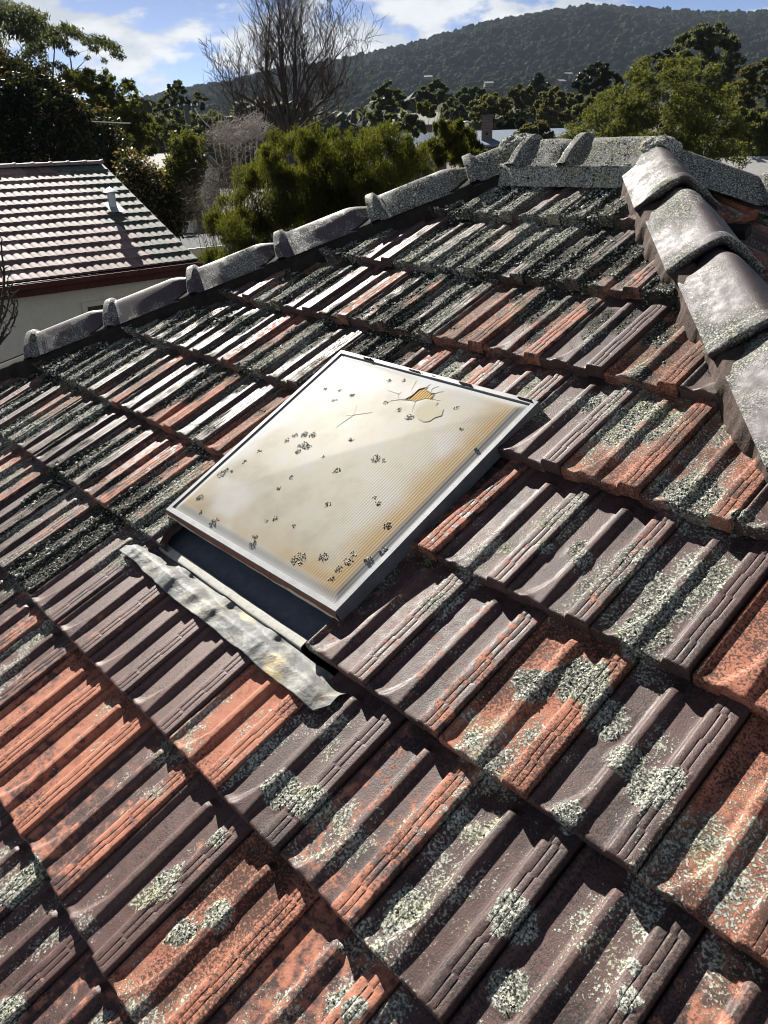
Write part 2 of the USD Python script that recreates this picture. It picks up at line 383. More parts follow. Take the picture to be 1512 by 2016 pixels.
def make_tile(k, j, rng, clamp=None, frame=roof_world, level=None, worn=None, tint=None, seed=0, shift=0.0):
    """One tile; returns world vertices, faces, attributes, and local points for the lichen."""
    x0 = (j + (0.5 if k % 2 == 0 else 0.0)) * W + OFF - W + shift
    y0 = -k * G
    U, S = np.meshgrid(U_MM, S_ROWS)
    # the groove pattern on the strip jogs from joint to joint
    seg = np.zeros_like(S, int)
    for q in JOINTS:
        seg = seg + (S > q)
    jog = np.where(seg % 2 == 0, 1.5, -1.5)
    idx = np.arange(len(U_MM))
    pat = np.isin(idx, list(PATTERN))
    Uw = U + np.where(pat[None, :], jog, 0.0)
    h = tile_heights(U, S)
    groove = np.isin(idx, [35, 36, 40, 41])[None, :] * 1.25
    across = np.zeros_like(S)
    for q in JOINTS:
        across = np.maximum(across, (np.abs(S - q) < 0.002) * 0.6)
    inpat = ((idx >= 34) & (idx <= 42))[None, :]
    h = h - np.maximum(groove, across * inpat) * ((S > 0.006) & (S < 0.345))
    X = x0 + Uw / 1000
    Y = y0 + S
    # lichen
    if level is None:
        level = TILE_L.get((k, j))
        if level is None:
            level = course_level(k, x0) + rng.normal(0, 0.13)
    worn0 = TILE_O.get((k, j), rng.choice([.18, .30, .42, .55, .66], p=[.2, .25, .25, .18, .12])) if worn is None else worn
    tint0 = TILE_T.get((k, j), rng.uniform(.15, .75)) if tint is None else tint
    L = lichen_at(X, Y, (level + .06 if k < 5 or j < 1 else level * .80) * 0.62 + 0.10, seed)
    # less on the crests, where the rain runs off
    crest = sstep(-9, -3, h)
    L = np.clip(L - 0.14 * crest * (level < 0.9), 0, 1.05)
    L = L * np.where(level < 0.09, 0.35, 1.0)
    wn = worn0 + 0.18 * (meshkit.fbm(np.stack([X * 7, Y * 4, np.full_like(X, seed + j)], -1), 3, 3) - 0.5) * 2 + (0.16 if worn0 > .35 else 0.05) * sstep(-7, -2, h) * rng.uniform(0, 1)
    dk = 0.10 + 0.30 * meshkit.fbm(np.stack([X * 14, Y * 10, np.full_like(X, 3.0)], -1), 3, 8) + 0.05 * (level > 0.3) + (0.05 if worn0 > 0.6 and level > 0.25 else 0)
    so = np.clip((.35 if k > 6 else .85) * (level > .2) * (.35 + 1.5 * (meshkit.fbm(np.stack([X * 6, Y * 5, np.full_like(X, 8.0)], -1), 3, 41) - .36)) + (.35 if k <= 6 else .1) * sstep(-6, -14, h), 0, 1.1)  # black moss patches, plus the shade of the pans painted into the lichen colour
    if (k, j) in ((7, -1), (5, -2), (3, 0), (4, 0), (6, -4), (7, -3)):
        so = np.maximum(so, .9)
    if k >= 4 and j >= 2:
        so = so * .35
    nn = meshkit.fbm(np.stack([X * 170, Y * 170, h * 0.02], -1), 2, 7)
    grow = sstep(0.42, 0.8, L)
    h = h + grow * (0.6 + 3.2 * nn)
    n = h / 1000 - S * 0.100
    # slight settling of each tile
    tilt, roll, lift, yaw = rng.normal(0, .004), rng.normal(0, .008), rng.normal(0, .0016), rng.normal(0, .004)
    cx = x0 + W / 2
    n = n + lift + tilt * (S - .17) + roll * (X - cx)
    X = X - yaw * (Y - y0) + rng.normal(0, .0011)
    Y = Y + yaw * (X - cx) + rng.normal(0, .002)
    nv, nu = U.shape
    Pm = np.stack([X, Y, n], -1)
    # front face: two more rows below the front edge
    low1 = Pm[0].copy(); low1[:, 1] -= 0.0012; low1[:, 2] -= 0.006
    low2 = Pm[0].copy(); low2[:, 1] += 0.003; low2[:, 2] = np.minimum(Pm[0][:, 2] - 0.012, np.interp(U_MM, [0, 20, 70, 88, 106, 150, 160, 210], [-.052, -.050, -.050, -.044, -.052, -.052, -.043, -.043]) + lift)
    Pm = np.concatenate([low2[None], low1[None], Pm], 0)
    rep = lambda a, m=1.0: np.concatenate([a[:1] * m, a[:1] * m, a], 0)
    if clamp is not None:
        Pm = clamp(Pm, k, j)
    prim = {'lich': rep(L, 0.8).ravel(), 'worn': rep(wn).ravel(), 'tint': np.full(Pm.shape[0] * nu, tint0), 'dark': rep(dk).ravel(), 'moss_and_shade': rep(so).ravel()}
    return Pm.reshape(-1, 3), grid_faces(nu, nv + 2), prim


# hips and ridge, as lines in the plane of the roof (crest heights n = 0.064)
HL0, HLD = np.array([-0.456, -0.108]), np.array([-1.469, -1.564]) / np.hypot(1.469, 1.564)
HR0, HRD = np.array([0.345, 0.018]), np.array([0.531, -0.557]) / np.hypot(.531, .557)
HLF, HRF = HL0 - [0, .032], HR0 - [0, .032]     # the hip lines of the tiled planes below
LID_Q = [(672, 688, -0.004), (1062, 790, -0.006), (660, 1205, 0.012), (325, 1003, 0.010)]   # back left, back right, front right, front left
LID = [roof_local(*q) for q in LID_Q]
LX0, LX1 = LID[0][0] + 0.02, LID[1][0] - 0.01
LY1, LY0 = LID[0][1], LID[2][1]
ragged = random.Random(4)
RAG = [(y, ragged.uniform(-0.012, 0.012)) for y in np.linspace(-2.1, -1.9, 12)]


def left_limit(Y):                                # hip centre line
    return HLF[0] + (Y - HLF[1]) * HLD[0] / HLD[1]


def right_limit(Y):
    return HRF[0] + (Y - HRF[1]) * HRD[0] / HRD[1]


def clamp_front(Pm, k, j):
    X, Y = Pm[..., 0], Pm[..., 1]
    Y[:] = np.minimum(Y, -0.002)
    X[:] = np.clip(X, left_limit(Y) + 0.03, right_limit(Y) - 0.03)
    xc = X.mean()
    if k == 7 and LX0 - .02 < xc < LX1 + .06:
        Y[:] = np.minimum(Y, -2.108)
    if k in (5, 6) or k == 4:
        hole = (Y < LY1 - 0.012) & (Y > -2.2) & (X > LX0 + 0.01) & (X < LX1 - 0.005)
        if k == 4 and LX0 < xc < LX1 - 0.1:
            Y[hole] = LY1 - 0.012
        elif (k, j) == (6, 0):
            rag = np.interp(Y, [a for a, _ in RAG], [b for _, b in RAG]) + 0.002
            lim = 0.012 + rag - (Y + 2.07) * 0.55
            X[:] = np.minimum(X, lim)
        elif xc < 0.3:
            X[hole] = LX0 + 0.01
        else:
            X[hole] = LX1 - 0.005
    return Pm


roof = thing('tiled_roof', (0, 0, 0), label='weathered terracotta tiled hip roof in the foreground, overgrown with lichen and moss', category='roof')
CRUMBS = []                                       # world points, normals, size class
rng = np.random.default_rng(7)


def scatter(Pw, faces, lich, dens, rs, grow=1.0, moss_and_shade=None):
    """Lichen crumbs over a mesh: points where the lichen is thick."""
    tri = Pw[faces]
    nrm = np.cross(tri[:, 1] - tri[:, 0], tri[:, 2] - tri[:, 0])
    area = np.linalg.norm(nrm, axis=1) / 2
    lf = lich[faces].mean(1)
    wgt = area * sstep(0.50, 0.88, lf)
    tot = wgt.sum()
    cnt = rs.poisson(tot * dens)
    if cnt == 0 or tot <= 0:
        return
    pick = rs.choice(len(faces), cnt, p=wgt / tot)
    a, b = rs.random(cnt), rs.random(cnt)
    fl = a + b > 1
    a[fl], b[fl] = 1 - a[fl], 1 - b[fl]
    p = tri[pick, 0] + a[:, None] * (tri[pick, 1] - tri[pick, 0]) + b[:, None] * (tri[pick, 2] - tri[pick, 0])
    nn = nrm[pick] / (np.linalg.norm(nrm[pick], axis=1, keepdims=True) + 1e-12)
    sv = np.full(cnt, .35) if moss_and_shade is None else moss_and_shade[faces][pick].mean(1)
    CRUMBS.append(np.c_[p, nn, np.full(cnt, grow) * (0.6 + 0.7 * lf[pick]), sv])


def in_view(P, margin=90):
    q = (P - EYE) @ RW
    ok = q[:, 2] > 0.1
    if not ok.any():
        return False
    x = 756 + FOCAL * q[ok, 0] / q[ok, 2]; y = 1008 + FOCAL * q[ok, 1] / q[ok, 2]
    return bool(((x > -margin) & (x < 1512 + margin) & (y > -margin) & (y < 2016 + margin)).any())


def crumb_density(dist):
    return float(np.clip(120000 / max(dist, 1.0) ** 1.3, 22000, 80000))


for k in range(1, 11):
    for j in range(-17, 13):
        xa = (j + (0.5 if k % 2 == 0 else 0.0)) * W + OFF - W
        yb = -k * G
        if xa + W < left_limit(yb) + 0.02 or xa > right_limit(yb) - 0.02:
            continue
        if k == 6 and 1 <= j <= 3:
            continue
        if k == 5 and 1 <= j <= 3:
            continue
        corners = roof_world([[xa, yb, 0], [xa + W, yb, 0], [xa, yb + G, 0], [xa + W, yb + G, 0]])
        if not in_view(corners, 160):
            continue
        Pl, F, prim = make_tile(k, j, rng, clamp_front)
        Pw = roof_world(Pl)
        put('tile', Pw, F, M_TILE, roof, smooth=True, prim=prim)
        scatter(Pw, F, prim['lich'], crumb_density(np.linalg.norm(Pw.mean(0) - EYE)) * (.55 if k >= 5 and j >= 3 else 1.0), rng, 1.0, prim['moss_and_shade'])

# the face beyond the right hip: its courses run along y
hr_w0 = roof_world([*HRF, 0.0])
hr_w1 = roof_world([*(HRF + HRD * 3), 0.0])
hd = hr_w1 - hr_w0; hd /= np.linalg.norm(hd)
e_n = np.cross(hd, [0, 1.0, 0]); e_n /= np.linalg.norm(e_n); e_n *= np.sign(e_n[2])
e_x = np.array([0, 1.0, 0])                        # along its courses
e_up = np.cross(e_n, e_x); e_up *= np.sign(e_up[2])
if np.dot(np.cross(e_x, e_up), e_n) < 0:
    e_x = -e_x
e_o = roof_world([*HRF, 0.0])


def east_world(p):
    p = np.asarray(p, float)
    return e_o + p[..., :1] * e_x + p[..., 1:2] * e_up + p[..., 2:] * e_n


hip_e = np.array([hd @ e_x, hd @ e_up]); hip_e /= np.linalg.norm(hip_e)
bk_w = np.array([hd[0], -hd[1], hd[2]])            # the hip behind, mirrored
back_e = np.array([bk_w @ e_x, bk_w @ e_up]); back_e /= np.linalg.norm(back_e)


def clamp_east(Pm, k, j):
    X, Y = Pm[..., 0], Pm[..., 1]
    Y[:] = np.minimum(Y, -0.03)
    a = Y * hip_e[0] / hip_e[1]
    b = Y * back_e[0] / back_e[1]
    lo, hi = np.minimum(a, b), np.maximum(a, b)
    X[:] = np.clip(X, lo + 0.03, hi - 0.03)
    return Pm


for k in range(1, 7):
    for j in range(-9, 10):
        xa = (j + (0.5 if k % 2 == 0 else 0.0)) * W + OFF - W
        yb = -k * G
        lo, hi = sorted([yb * hip_e[0] / hip_e[1], yb * back_e[0] / back_e[1]])
        if xa + W < lo + .02 or xa > hi - .02:
            continue
        corners = east_world(np.array([[xa, yb, 0], [xa + W, yb, 0], [xa, yb + G, 0], [xa + W, yb + G, 0]], float))
        if not in_view(corners, 40) or np.dot(EYE - corners.mean(0), e_n) < -0.6:
            continue
        Pl, F, prim = make_tile(k, j, rng, clamp_east, level=[.62, .78, .5][(k + j) % 3], worn=[.8, .5, .68][(k * 2 + j) % 3], seed=9)
        Pw = east_world(Pl)
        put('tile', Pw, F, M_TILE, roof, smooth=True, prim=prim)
        scatter(Pw, F, prim['lich'], 12000, rng, 1.0, prim['moss_and_shade'])

# ------------------------------------------------------------------ ridge and hip caps
CAP_X = np.array([-.126, -.118, -.104, -.088, -.072, -.056, -.042, -.030, -.018, -.008, 0, .008, .018, .030, .042, .056, .072, .088, .104, .118, .126])
CAP_Z = -np.interp(np.abs(CAP_X), [0, .008, .018, .030, .042, .056, .126], [0, .0009, .0045, .0120, .0215, .0330, .0920])


def make_cap(a, b, rs, level, worn, seed, lead=0.05, collar=0.020, first=False, lichen_collar=0.0):
    """A cap from its upper end a to its lower end b (world points of its crest line)."""
    d = b - a; Lg = np.linalg.norm(d); d /= Lg
    side = np.cross(d, [0, 0, 1.0]); side /= np.linalg.norm(side)
    up = np.cross(side, d)
    t = np.concatenate([np.linspace(-lead, Lg - 0.09, 26), Lg - np.array([.080, .070, .062, .054, .046, .036, .026, .016, .008, .003, .0])])
    lift = collar * sstep(Lg - 0.052, Lg - 0.034, t) - 0.034 * sstep(0.10, -lead, t) * (0.0 if first else 1.0)
    rnd = -0.004 * (1 - np.clip((Lg - t) / 0.006, 0, 1)) ** 2
    T, Xp = np.meshgrid(t, CAP_X, indexing='ij')
    Zp = np.broadcast_to(CAP_Z, T.shape)
    out = (lift + rnd)[:, None]
    nx = np.sign(CAP_X) * sstep(0.01, 0.06, np.abs(CAP_X)) * 0.72
    X = Xp * (0.92 + 0.13 * np.clip(T / Lg, 0, 1)) + out * nx[None, :] * 0.6
    Z = Zp + out * np.where(np.abs(CAP_X) > 0.1, 0.6, 1.0)[None, :]
    P = a + T[..., None] * d + X[..., None] * side + Z[..., None] * up
    L = lichen_at(P[..., 0] * 1.0, P[..., 1] * 1.0 + P[..., 2], level * 0.62 + 0.12, seed)
    L = np.clip(L + lichen_collar * sstep(Lg - 0.1, Lg - 0.05, T) - 0.18 * sstep(0.03, 0.0, np.abs(Xp)) * (level < 0.85), 0, 1.05)
    nn = meshkit.fbm(P * 160, 2, 4)
    P = P + up * (sstep(0.42, 0.8, L) * (0.0003 + 0.0014 * nn))[..., None]
    # the end: thickness, then a short inner face
    end = P[-1].copy(); e1 = end - d * 0.001 - up * np.linspace(.004, .004, len(CAP_X))[:, None]
    inner = a + (Lg - 0.004) * d + (CAP_X * 0.92)[:, None] * side + (CAP_Z - 0.026 + lift[-1])[:, None] * up
    inner2 = inner - d * 0.10
    P = np.concatenate([P, e1[None], inner[None], inner2[None]], 0)
    n_ = P.shape[0]
    ex = lambda A, m: np.concatenate([A, A[-1:] * m, A[-1:] * m, A[-1:] * 0], 0)
    L = ex(L, 0.8)
    wn = worn + 0.2 * (meshkit.fbm(P * [6, 6, 6], 3, 9) - 0.5) * 2
    dk = 0.12 + 0.25 * meshkit.fbm(P * 12, 3, 2)
    prim = {'lich': L.ravel(), 'worn': wn.ravel(), 'tint': np.full(L.size, rs.uniform(.3, .7)), 'dark': dk.ravel(), 'moss_and_shade': np.full(L.size, .3)}
    return P.reshape(-1, 3), grid_faces(len(CAP_X), n_), prim


def crest(xy, n=0.064):
    return roof_world([xy[0], xy[1], n])


CAPS = []
# left hip, downhill from the ridge end: collars at these crest points
for i in range(6):
    a_, b_ = HL0 + HLD * (0.42 * (i - 1)), HL0 + HLD * (0.42 * i)
    if i == 0:
        a_ = HL0 - HLD * 0.22
    CAPS.append((crest(a_), crest(b_), [.85, .82, .62, .46, .44, .40][i], .2, 20 + i, i == 0))
# the short ridge
RY = 0.052
CAPS.append((crest((0.345, RY)), crest((0.005, RY)), .72, .2, 31, True))
CAPS.append((crest((0.03, RY)), crest((-0.235, RY)), .93, .3, 32, False))
# right hip
s_ = [0.0, 0.340]
while len(s_) < 9:
    s_.append(s_[-1] + 0.422)
for i in range(7):
    a_, b_ = HR0 + HRD * s_[i], HR0 + HRD * s_[i + 1]
    CAPS.append((crest(a_), crest(b_), [.44, .62, .46, .50, .46, .4, .4][i], [.34, .22, .2, .2, .3, .2, .2][i], 40 + i, i == 0))
# the hip behind
b0 = crest(HR0)
for i in range(3):
    CAPS.append((b0 + bk_w * (0.42 * i + 0.02), b0 + bk_w * 0.42 * (i + 1), [.7, .6, .5][i], .2, 60 + i, i == 0))
for a_, b_, lv, wo, sd, fst in CAPS:
    P, F, prim = make_cap(a_, b_, rng, lv, wo, sd, first=fst, collar=.010 if 40 <= sd < 50 else .019, lead=0.0 if fst else 0.05, lichen_collar=0.06 if sd < 50 else 0.0)
    put('ridge_cap', P, F, M_CAP, roof, smooth=True, prim=prim)
    if in_view(P):
        scatter(P, F, prim['lich'], 15000 if lv > .7 else 7000, rng, 0.75)


# mortar under the caps
def mortar(a, b, sides, rs, drop, reach=0.05, mossy=False, mat=None):
    d = b - a; Lg = np.linalg.norm(d); d /= Lg
    side = np.cross(d, [0, 0, 1.0]); side /= np.linalg.norm(side)
    up = np.cross(side, d)
    t = np.arange(0, Lg, 0.012)
    for sg in sides:
        prof_x, prof_z = (np.array([.060, .110, .118, .124, .136]), np.array([-.066, -.084, -.096, -.115, -.160])) if mossy else (np.array([.060, .110, .116, .120, .128]), np.array([-.066, -.084, -.096, -.112, -.170]))
        T, X = np.meshgrid(t, prof_x, indexing='ij')
        Z = np.broadcast_to(prof_z, T.shape).copy()
        nz = meshkit.fbm(np.stack([T * 22, X * 30, np.full_like(T, sg + 3.0)], -1), 4, 6) - 0.5
        nl = meshkit.fbm(np.stack([T * 6, T * 0, np.full_like(T, sg)], -1), 3, 16) - 0.45
        wgt = np.array([0, .15, .7, 1.0, 1.6])[None, :]
        X = X + (nz * 0.030 + nl * 0.026 * (reach / 0.05)) * wgt
        P = a + T[..., None] * d + sg * X[..., None] * side + Z[..., None] * up
        f = grid_faces(len(prof_x), len(t))
        if mossy:
            n_ = P[..., 0].size
            put('mortar_bedding', P.reshape(-1, 3), f, M_CAP, roof, smooth=True, prim={'lich': (.35 + .9 * meshkit.fbm(P.reshape(-1, 3) * 14, 3, 3)), 'worn': np.full(n_, .1), 'tint': np.full(n_, .4), 'dark': np.full(n_, .5)})
            scatter(P.reshape(-1, 3), f if sg > 0 else f[:, ::-1], np.full(n_, .8), 16000, rs)
        else:
            put('mortar_bedding', P.reshape(-1, 3), f, mat or M_MORTAR, roof, smooth=True)


mortar(crest(HR0), crest(HR0 + HRD * 3.2), (-1, 1), rng, 0.1)
mortar(crest(HL0 - HLD * .2), crest(HL0 + HLD * 2.4), (-1, 1), rng, 0.1, 0.02, mat=M_DECK_AND_SHADE)  # near-black bedding: the shade on this side is painted into its colour
mortar(crest((-0.40, RY)), crest((0.40, RY)), (-1, 1), rng, 0.1, 0.02, True)
# the lump of bedding where ridge and hips meet
for cxy, rad in ((HR0 - HRD * .01, .058), (np.array([-.285, .048]), .075)):
    b = trimesh.creation.icosphere(subdivisions=4, radius=1.0)
    vv = b.vertices * (.8 + .4 * meshkit.fbm(b.vertices * 3, 3, 4))[:, None] * [rad * 1.3, rad * 1.1, rad * .75] + crest(cxy, .028)
    n_ = len(vv)
    put('mortar_bedding', vv, b.faces, M_CAP, roof, smooth=True, prim={'lich': np.full(n_, .85), 'worn': np.full(n_, .1), 'tint': np.full(n_, .4), 'dark': np.full(n_, .4)})
    scatter(vv, b.faces, np.full(n_, .8), 16000, rng)

# what lies below the tiles: battens and sarking, and the two faces behind the hips
dk_ = MB()
for yb in np.arange(-3.6, 0.0, G):
    lo_, hi_ = left_limit(yb) + .05, right_limit(yb) - .05
    v = trimesh.creation.box(extents=(hi_ - lo_, 0.04, 0.03)); v.apply_translation(((lo_ + hi_) / 2, yb + 0.30, -0.125))
    vv = roof_world(v.vertices)
    keep = not (-2.0 < yb + .3 < -1.25)
    if keep:
        dk_.add(vv, v.faces)
ridge_l, ridge_r = roof_world([left_limit(-0.05), 0.0, -0.15]), roof_world([right_limit(-0.05), 0.0, -0.15])
ev = 4.6
low = lambda p, dx, dy: p + np.array([dx * ev, dy * ev, -ev * math.tan(PITCH)])
c_fl, c_fr = low(ridge_l, -1.03, -1), low(ridge_r, 0.98, -1)
c_bl, c_br = low(ridge_l, -1.03, 1), low(ridge_r, 0.98, 1)
V = np.array([ridge_l, ridge_r, c_fl, c_fr, c_bl, c_br])
dk_.add(V, [[0, 2, 3], [0, 3, 1], [1, 3, 5], [0, 4, 2], [0, 1, 5], [0, 5, 4]])
dk_.put('sarking', M_DECK_AND_SHADE, roof)

# ------------------------------------------------------------------ lichen crumbs
CR = np.vstack(CRUMBS)
qv = (CR[:, :3] - EYE) @ RW
xv, yv = 756 + FOCAL * qv[:, 0] / qv[:, 2], 1008 + FOCAL * qv[:, 1] / qv[:, 2]
CR = CR[(qv[:, 2] > 0.2) & (xv > -60) & (xv < 1572) & (yv > 150) & (yv < 2080)]


def crumb_cloud(name, parent, pts, nrm, size, mats, share, seed, moss_and_shade=None):
    rs = np.random.default_rng(seed)
    pi = UsdGeom.PointInstancer.Define(stage, numbered(path_of(parent) + '/' + name))
    protos = []
    for q, mt in enumerate(mats):
        b = trimesh.creation.icosphere(subdivisions=1, radius=1.0)
        v = b.vertices * (0.65 + 0.7 * meshkit.noise(b.vertices * 1.7 + q * 5.0, 3 + q))[:, None] * [1, 1, .5]
        path = f'{pi.GetPath()}/crumb_{q:03d}' if q else f'{pi.GetPath()}/crumb'
        usdkit.mesh(stage, path, (v, b.faces), mt, smooth=True)
        protos.append(path)
    pi.CreatePrototypesRel().SetTargets([Sdf.Path(x) for x in protos])
    n = len(pts)
    pi.CreateProtoIndicesAttr(Vt.IntArray.FromNumpy((rs.choice(len(mats), n, p=share) if moss_and_shade is None else np.where(rs.random(n) < .12 + .62 * moss_and_shade, 2, np.where(rs.random(n) < .55, 0, 1))).astype(np.int32)))  # more black crumbs over moss and in the painted shade of the pans
    pi.CreatePositionsAttr(Vt.Vec3fArray.FromNumpy((pts + nrm * size[:, None] * 0.2).astype(np.float32)))
    # turn z onto the normal, with a random spin
    z = nrm + rs.normal(0, .35, (n, 3)); z /= np.linalg.norm(z, axis=1, keepdims=True)
    half = np.c_[-z[:, 1], z[:, 0], np.zeros(n), 1 + z[:, 2]]
    half /= np.linalg.norm(half, axis=1, keepdims=True) + 1e-9
    sp = rs.uniform(0, np.pi, n)
    s0 = np.c_[np.zeros((n, 2)), np.sin(sp), np.cos(sp)]
    x1, y1, z1, w1 = half.T; x2, y2, z2, w2 = s0.T
    quat = np.c_[w1 * w2 - x1 * x2 - y1 * y2 - z1 * z2, w1 * x2 + x1 * w2 + y1 * z2 - z1 * y2, w1 * y2 - x1 * z2 + y1 * w2 + z1 * x2, w1 * z2 + x1 * y2 - y1 * x2 + z1 * w2]
    pi.CreateOrientationsAttr(Vt.QuathArray([Gf.Quath(float(a), float(b), float(c), float(d)) for a, b, c, d in quat]))
    pi.CreateScalesAttr(Vt.Vec3fArray.FromNumpy((size[:, None] * rs.uniform(.75, 1.3, (n, 3))).astype(np.float32)))
    return tag(pi.GetPrim(), kind='stuff')


print('crumbs', len(CR))
cdist = np.linalg.norm(CR[:, :3] - EYE, axis=1)
size = np.random.default_rng(3).lognormal(0.0, 0.42, len(CR)).clip(.5, 2.6) * (0.00060 * cdist ** .75) * CR[:, 6] * np.where(CR[:, 7] > .6, 1.25, 1.0)
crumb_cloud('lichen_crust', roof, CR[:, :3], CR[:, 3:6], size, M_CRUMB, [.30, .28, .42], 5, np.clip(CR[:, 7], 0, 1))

# ------------------------------------------------------------------ the skylight
def simple(name, color, rough=0.6, metallic=0.0, spec=0.5, **kw):
    return material(name, {'p': ('principled_bsdf', {'base_color': color, 'roughness': rough, 'metallic': metallic, 'specular_ior_level': spec, **kw})}, [])


M_GALV = material('galvanised_frame_look', {
    'g': ('geometry', {}), 'n': ('noise_texture', {'scale': 700.0, 'detail': 2.0}), 'm': ('noise_texture', {'scale': 24.0, 'detail': 4.0}),
    'c': ('rgb_ramp', {'ramp': [(.3, (.085, .09, .098)), (.55, (.14, .144, .152)), (.75, (.21, .21, .21))]}), 'mx': ('mix_float', {'fac': .45}),
    'h': ('math', {'math_type': 'multiply', 'value2': .0006}), 'b': ('bump', {'strength': .7, 'distance': 1.0}),
    'p': ('principled_bsdf', {'metallic': .2, 'roughness': .6, 'specular_ior_level': .3})},
    [('g.position', 'n.vector'), ('g.position', 'm.vector'), ('m.fac', 'mx.a'), ('n.fac', 'mx.b'), ('mx.result', 'c.fac'), ('c.color', 'p.base_color'), ('n.fac', 'h.value1'), ('h.value', 'b.height'), ('b.normal', 'p.normal')])
M_RUST = material('rusty_painted_edge_look', {
    'a': ('attribute', {'attribute': 'paint'}), 'g': ('geometry', {}), 'n': ('noise_texture', {'scale': 60.0, 'detail': 5.0, 'roughness': .7}), 'm': ('noise_texture', {'scale': 500.0, 'detail': 2.0}),
    'rc': ('rgb_ramp', {'ramp': [(.3, (.12, .045, .028)), (.55, (.20, .075, .045)), (.8, (.28, .125, .07))]}),
    'pc': ('rgb_ramp', {'ramp': [(.3, (.52, .47, .36)), (.7, (.72, .68, .56))]}),
    's': ('math', {'math_type': 'multiply_add', 'value2': .55}), 't': ('map_range', {'range_type': 'smoothstep', 'from_min': .74, 'from_max': .80}),
    'c': ('mix', {'mix_type': 'mix'}), 'h': ('math', {'math_type': 'multiply', 'value2': .0012}), 'hs': ('math', {'math_type': 'multiply_add', 'value2': .0008}), 'b': ('bump', {'strength': .8, 'distance': 1.0}),
    'p': ('principled_bsdf', {'roughness': .75})},
    [('g.position', 'n.vector'), ('g.position', 'm.vector'), ('n.fac', 'rc.fac'), ('m.fac', 'pc.fac'), ('n.fac', 's.value1'), ('a.fac', 's.value3'), ('s.value', 't.value'),
     ('t.result', 'c.fac'), ('rc.color', 'c.color1'), ('pc.color', 'c.color2'), ('c.color', 'p.base_color'), ('m.fac', 'h.value1'), ('t.result', 'hs.value1'), ('h.value', 'hs.value3'), ('hs.value', 'b.height'), ('b.normal', 'p.normal')])
M_SHEET = material('milky_plastic_look', {
    'a': ('attribute', {'attribute': 'amber'}), 'x': ('attribute', {'attribute': 'across'}), 'hz': ('attribute', {'attribute': 'haze'}),
    'g': ('geometry', {}), 'n': ('noise_texture', {'scale': 7.0, 'detail': 4.0, 'roughness': .6}), 'm': ('noise_texture', {'scale': 320.0, 'detail': 3.0, 'roughness': .7}),
    'sx': ('math', {'math_type': 'multiply', 'value2': 2 * math.pi / 0.0088}), 'sn': ('math', {'math_type': 'sine'}),
    'milk': ('rgb_ramp', {'ramp': [(.3, (.215, .20, .165)), (.5, (.275, .253, .202)), (.7, (.27, .27, .26))]}),
    'gold': ('rgb_ramp', {'ramp': [(0, (.16, .10, .034)), (1.0, (.26, .18, .08))]}), 'sr': ('map_range', {'from_min': -1.0, 'from_max': 1.0}),
    'c': ('mix', {'mix_type': 'mix'}), 'grey': ('mix', {'mix_type': 'mix', 'color2': (.36, .37, .38)}),
    'rib': ('math', {'math_type': 'multiply', 'value2': .00010}), 'h2': ('math', {'math_type': 'multiply_add', 'value2': .00016}), 'b': ('bump', {'strength': .8, 'distance': 1.0}),
    'p': ('principled_bsdf', {'roughness': .46, 'specular_ior_level': .022, 'coat_weight': .0, 'subsurface_weight': 0.0})},
    [('g.position', 'n.vector'), ('g.position', 'm.vector'), ('x.fac', 'sx.value1'), ('sx.value', 'sn.value1'), ('n.fac', 'milk.fac'), ('sn.value', 'sr.value'), ('sr.result', 'gold.fac'),
     ('milk.color', 'c.color1'), ('gold.color', 'c.color2'), ('a.fac', 'c.fac'), ('c.color', 'grey.color1'), ('hz.fac', 'grey.fac'), ('grey.color', 'p.base_color'),
     ('sn.value', 'rib.value1'), ('m.fac', 'h2.value1'), ('rib.value', 'h2.value3'), ('h2.value', 'b.height'), ('b.normal', 'p.normal')])
M_LINER = material('ribbed_yellow_liner_look', {
    'x': ('attribute', {'attribute': 'across'}), 'sx': ('math', {'math_type': 'multiply', 'value2': 2 * math.pi / 0.0088}), 'sn': ('math', {'math_type': 'sine'}), 'sr': ('map_range', {'from_min': -1.0, 'from_max': 1.0}),
    'c': ('rgb_ramp', {'ramp': [(0, (.20, .11, .02)), (1.0, (.38, .25, .07))]}), 'h': ('math', {'math_type': 'multiply', 'value2': .0006}), 'b': ('bump', {'distance': 1.0}), 'p': ('principled_bsdf', {'roughness': .7, 'specular_ior_level': .05})},
    [('x.fac', 'sx.value1'), ('sx.value', 'sn.value1'), ('sn.value', 'sr.value'), ('sr.result', 'c.fac'), ('c.color', 'p.base_color'), ('sn.value', 'h.value1'), ('h.value', 'b.height'), ('b.normal', 'p.normal')])
M_CRACK = simple('crack_line_look', (.10, .09, .07), .7)
M_TRAY = rough_material('blue_grey_tray_look', [(.085, .10, .125), (.115, .13, .16), (.15, .165, .19)], 14.0, .0004, .5)
M_LIP = rough_material('pale_zinc_lip_look', [(.30, .28, .22), (.42, .42, .39), (.50, .45, .33)], 40.0, .0008, .55)
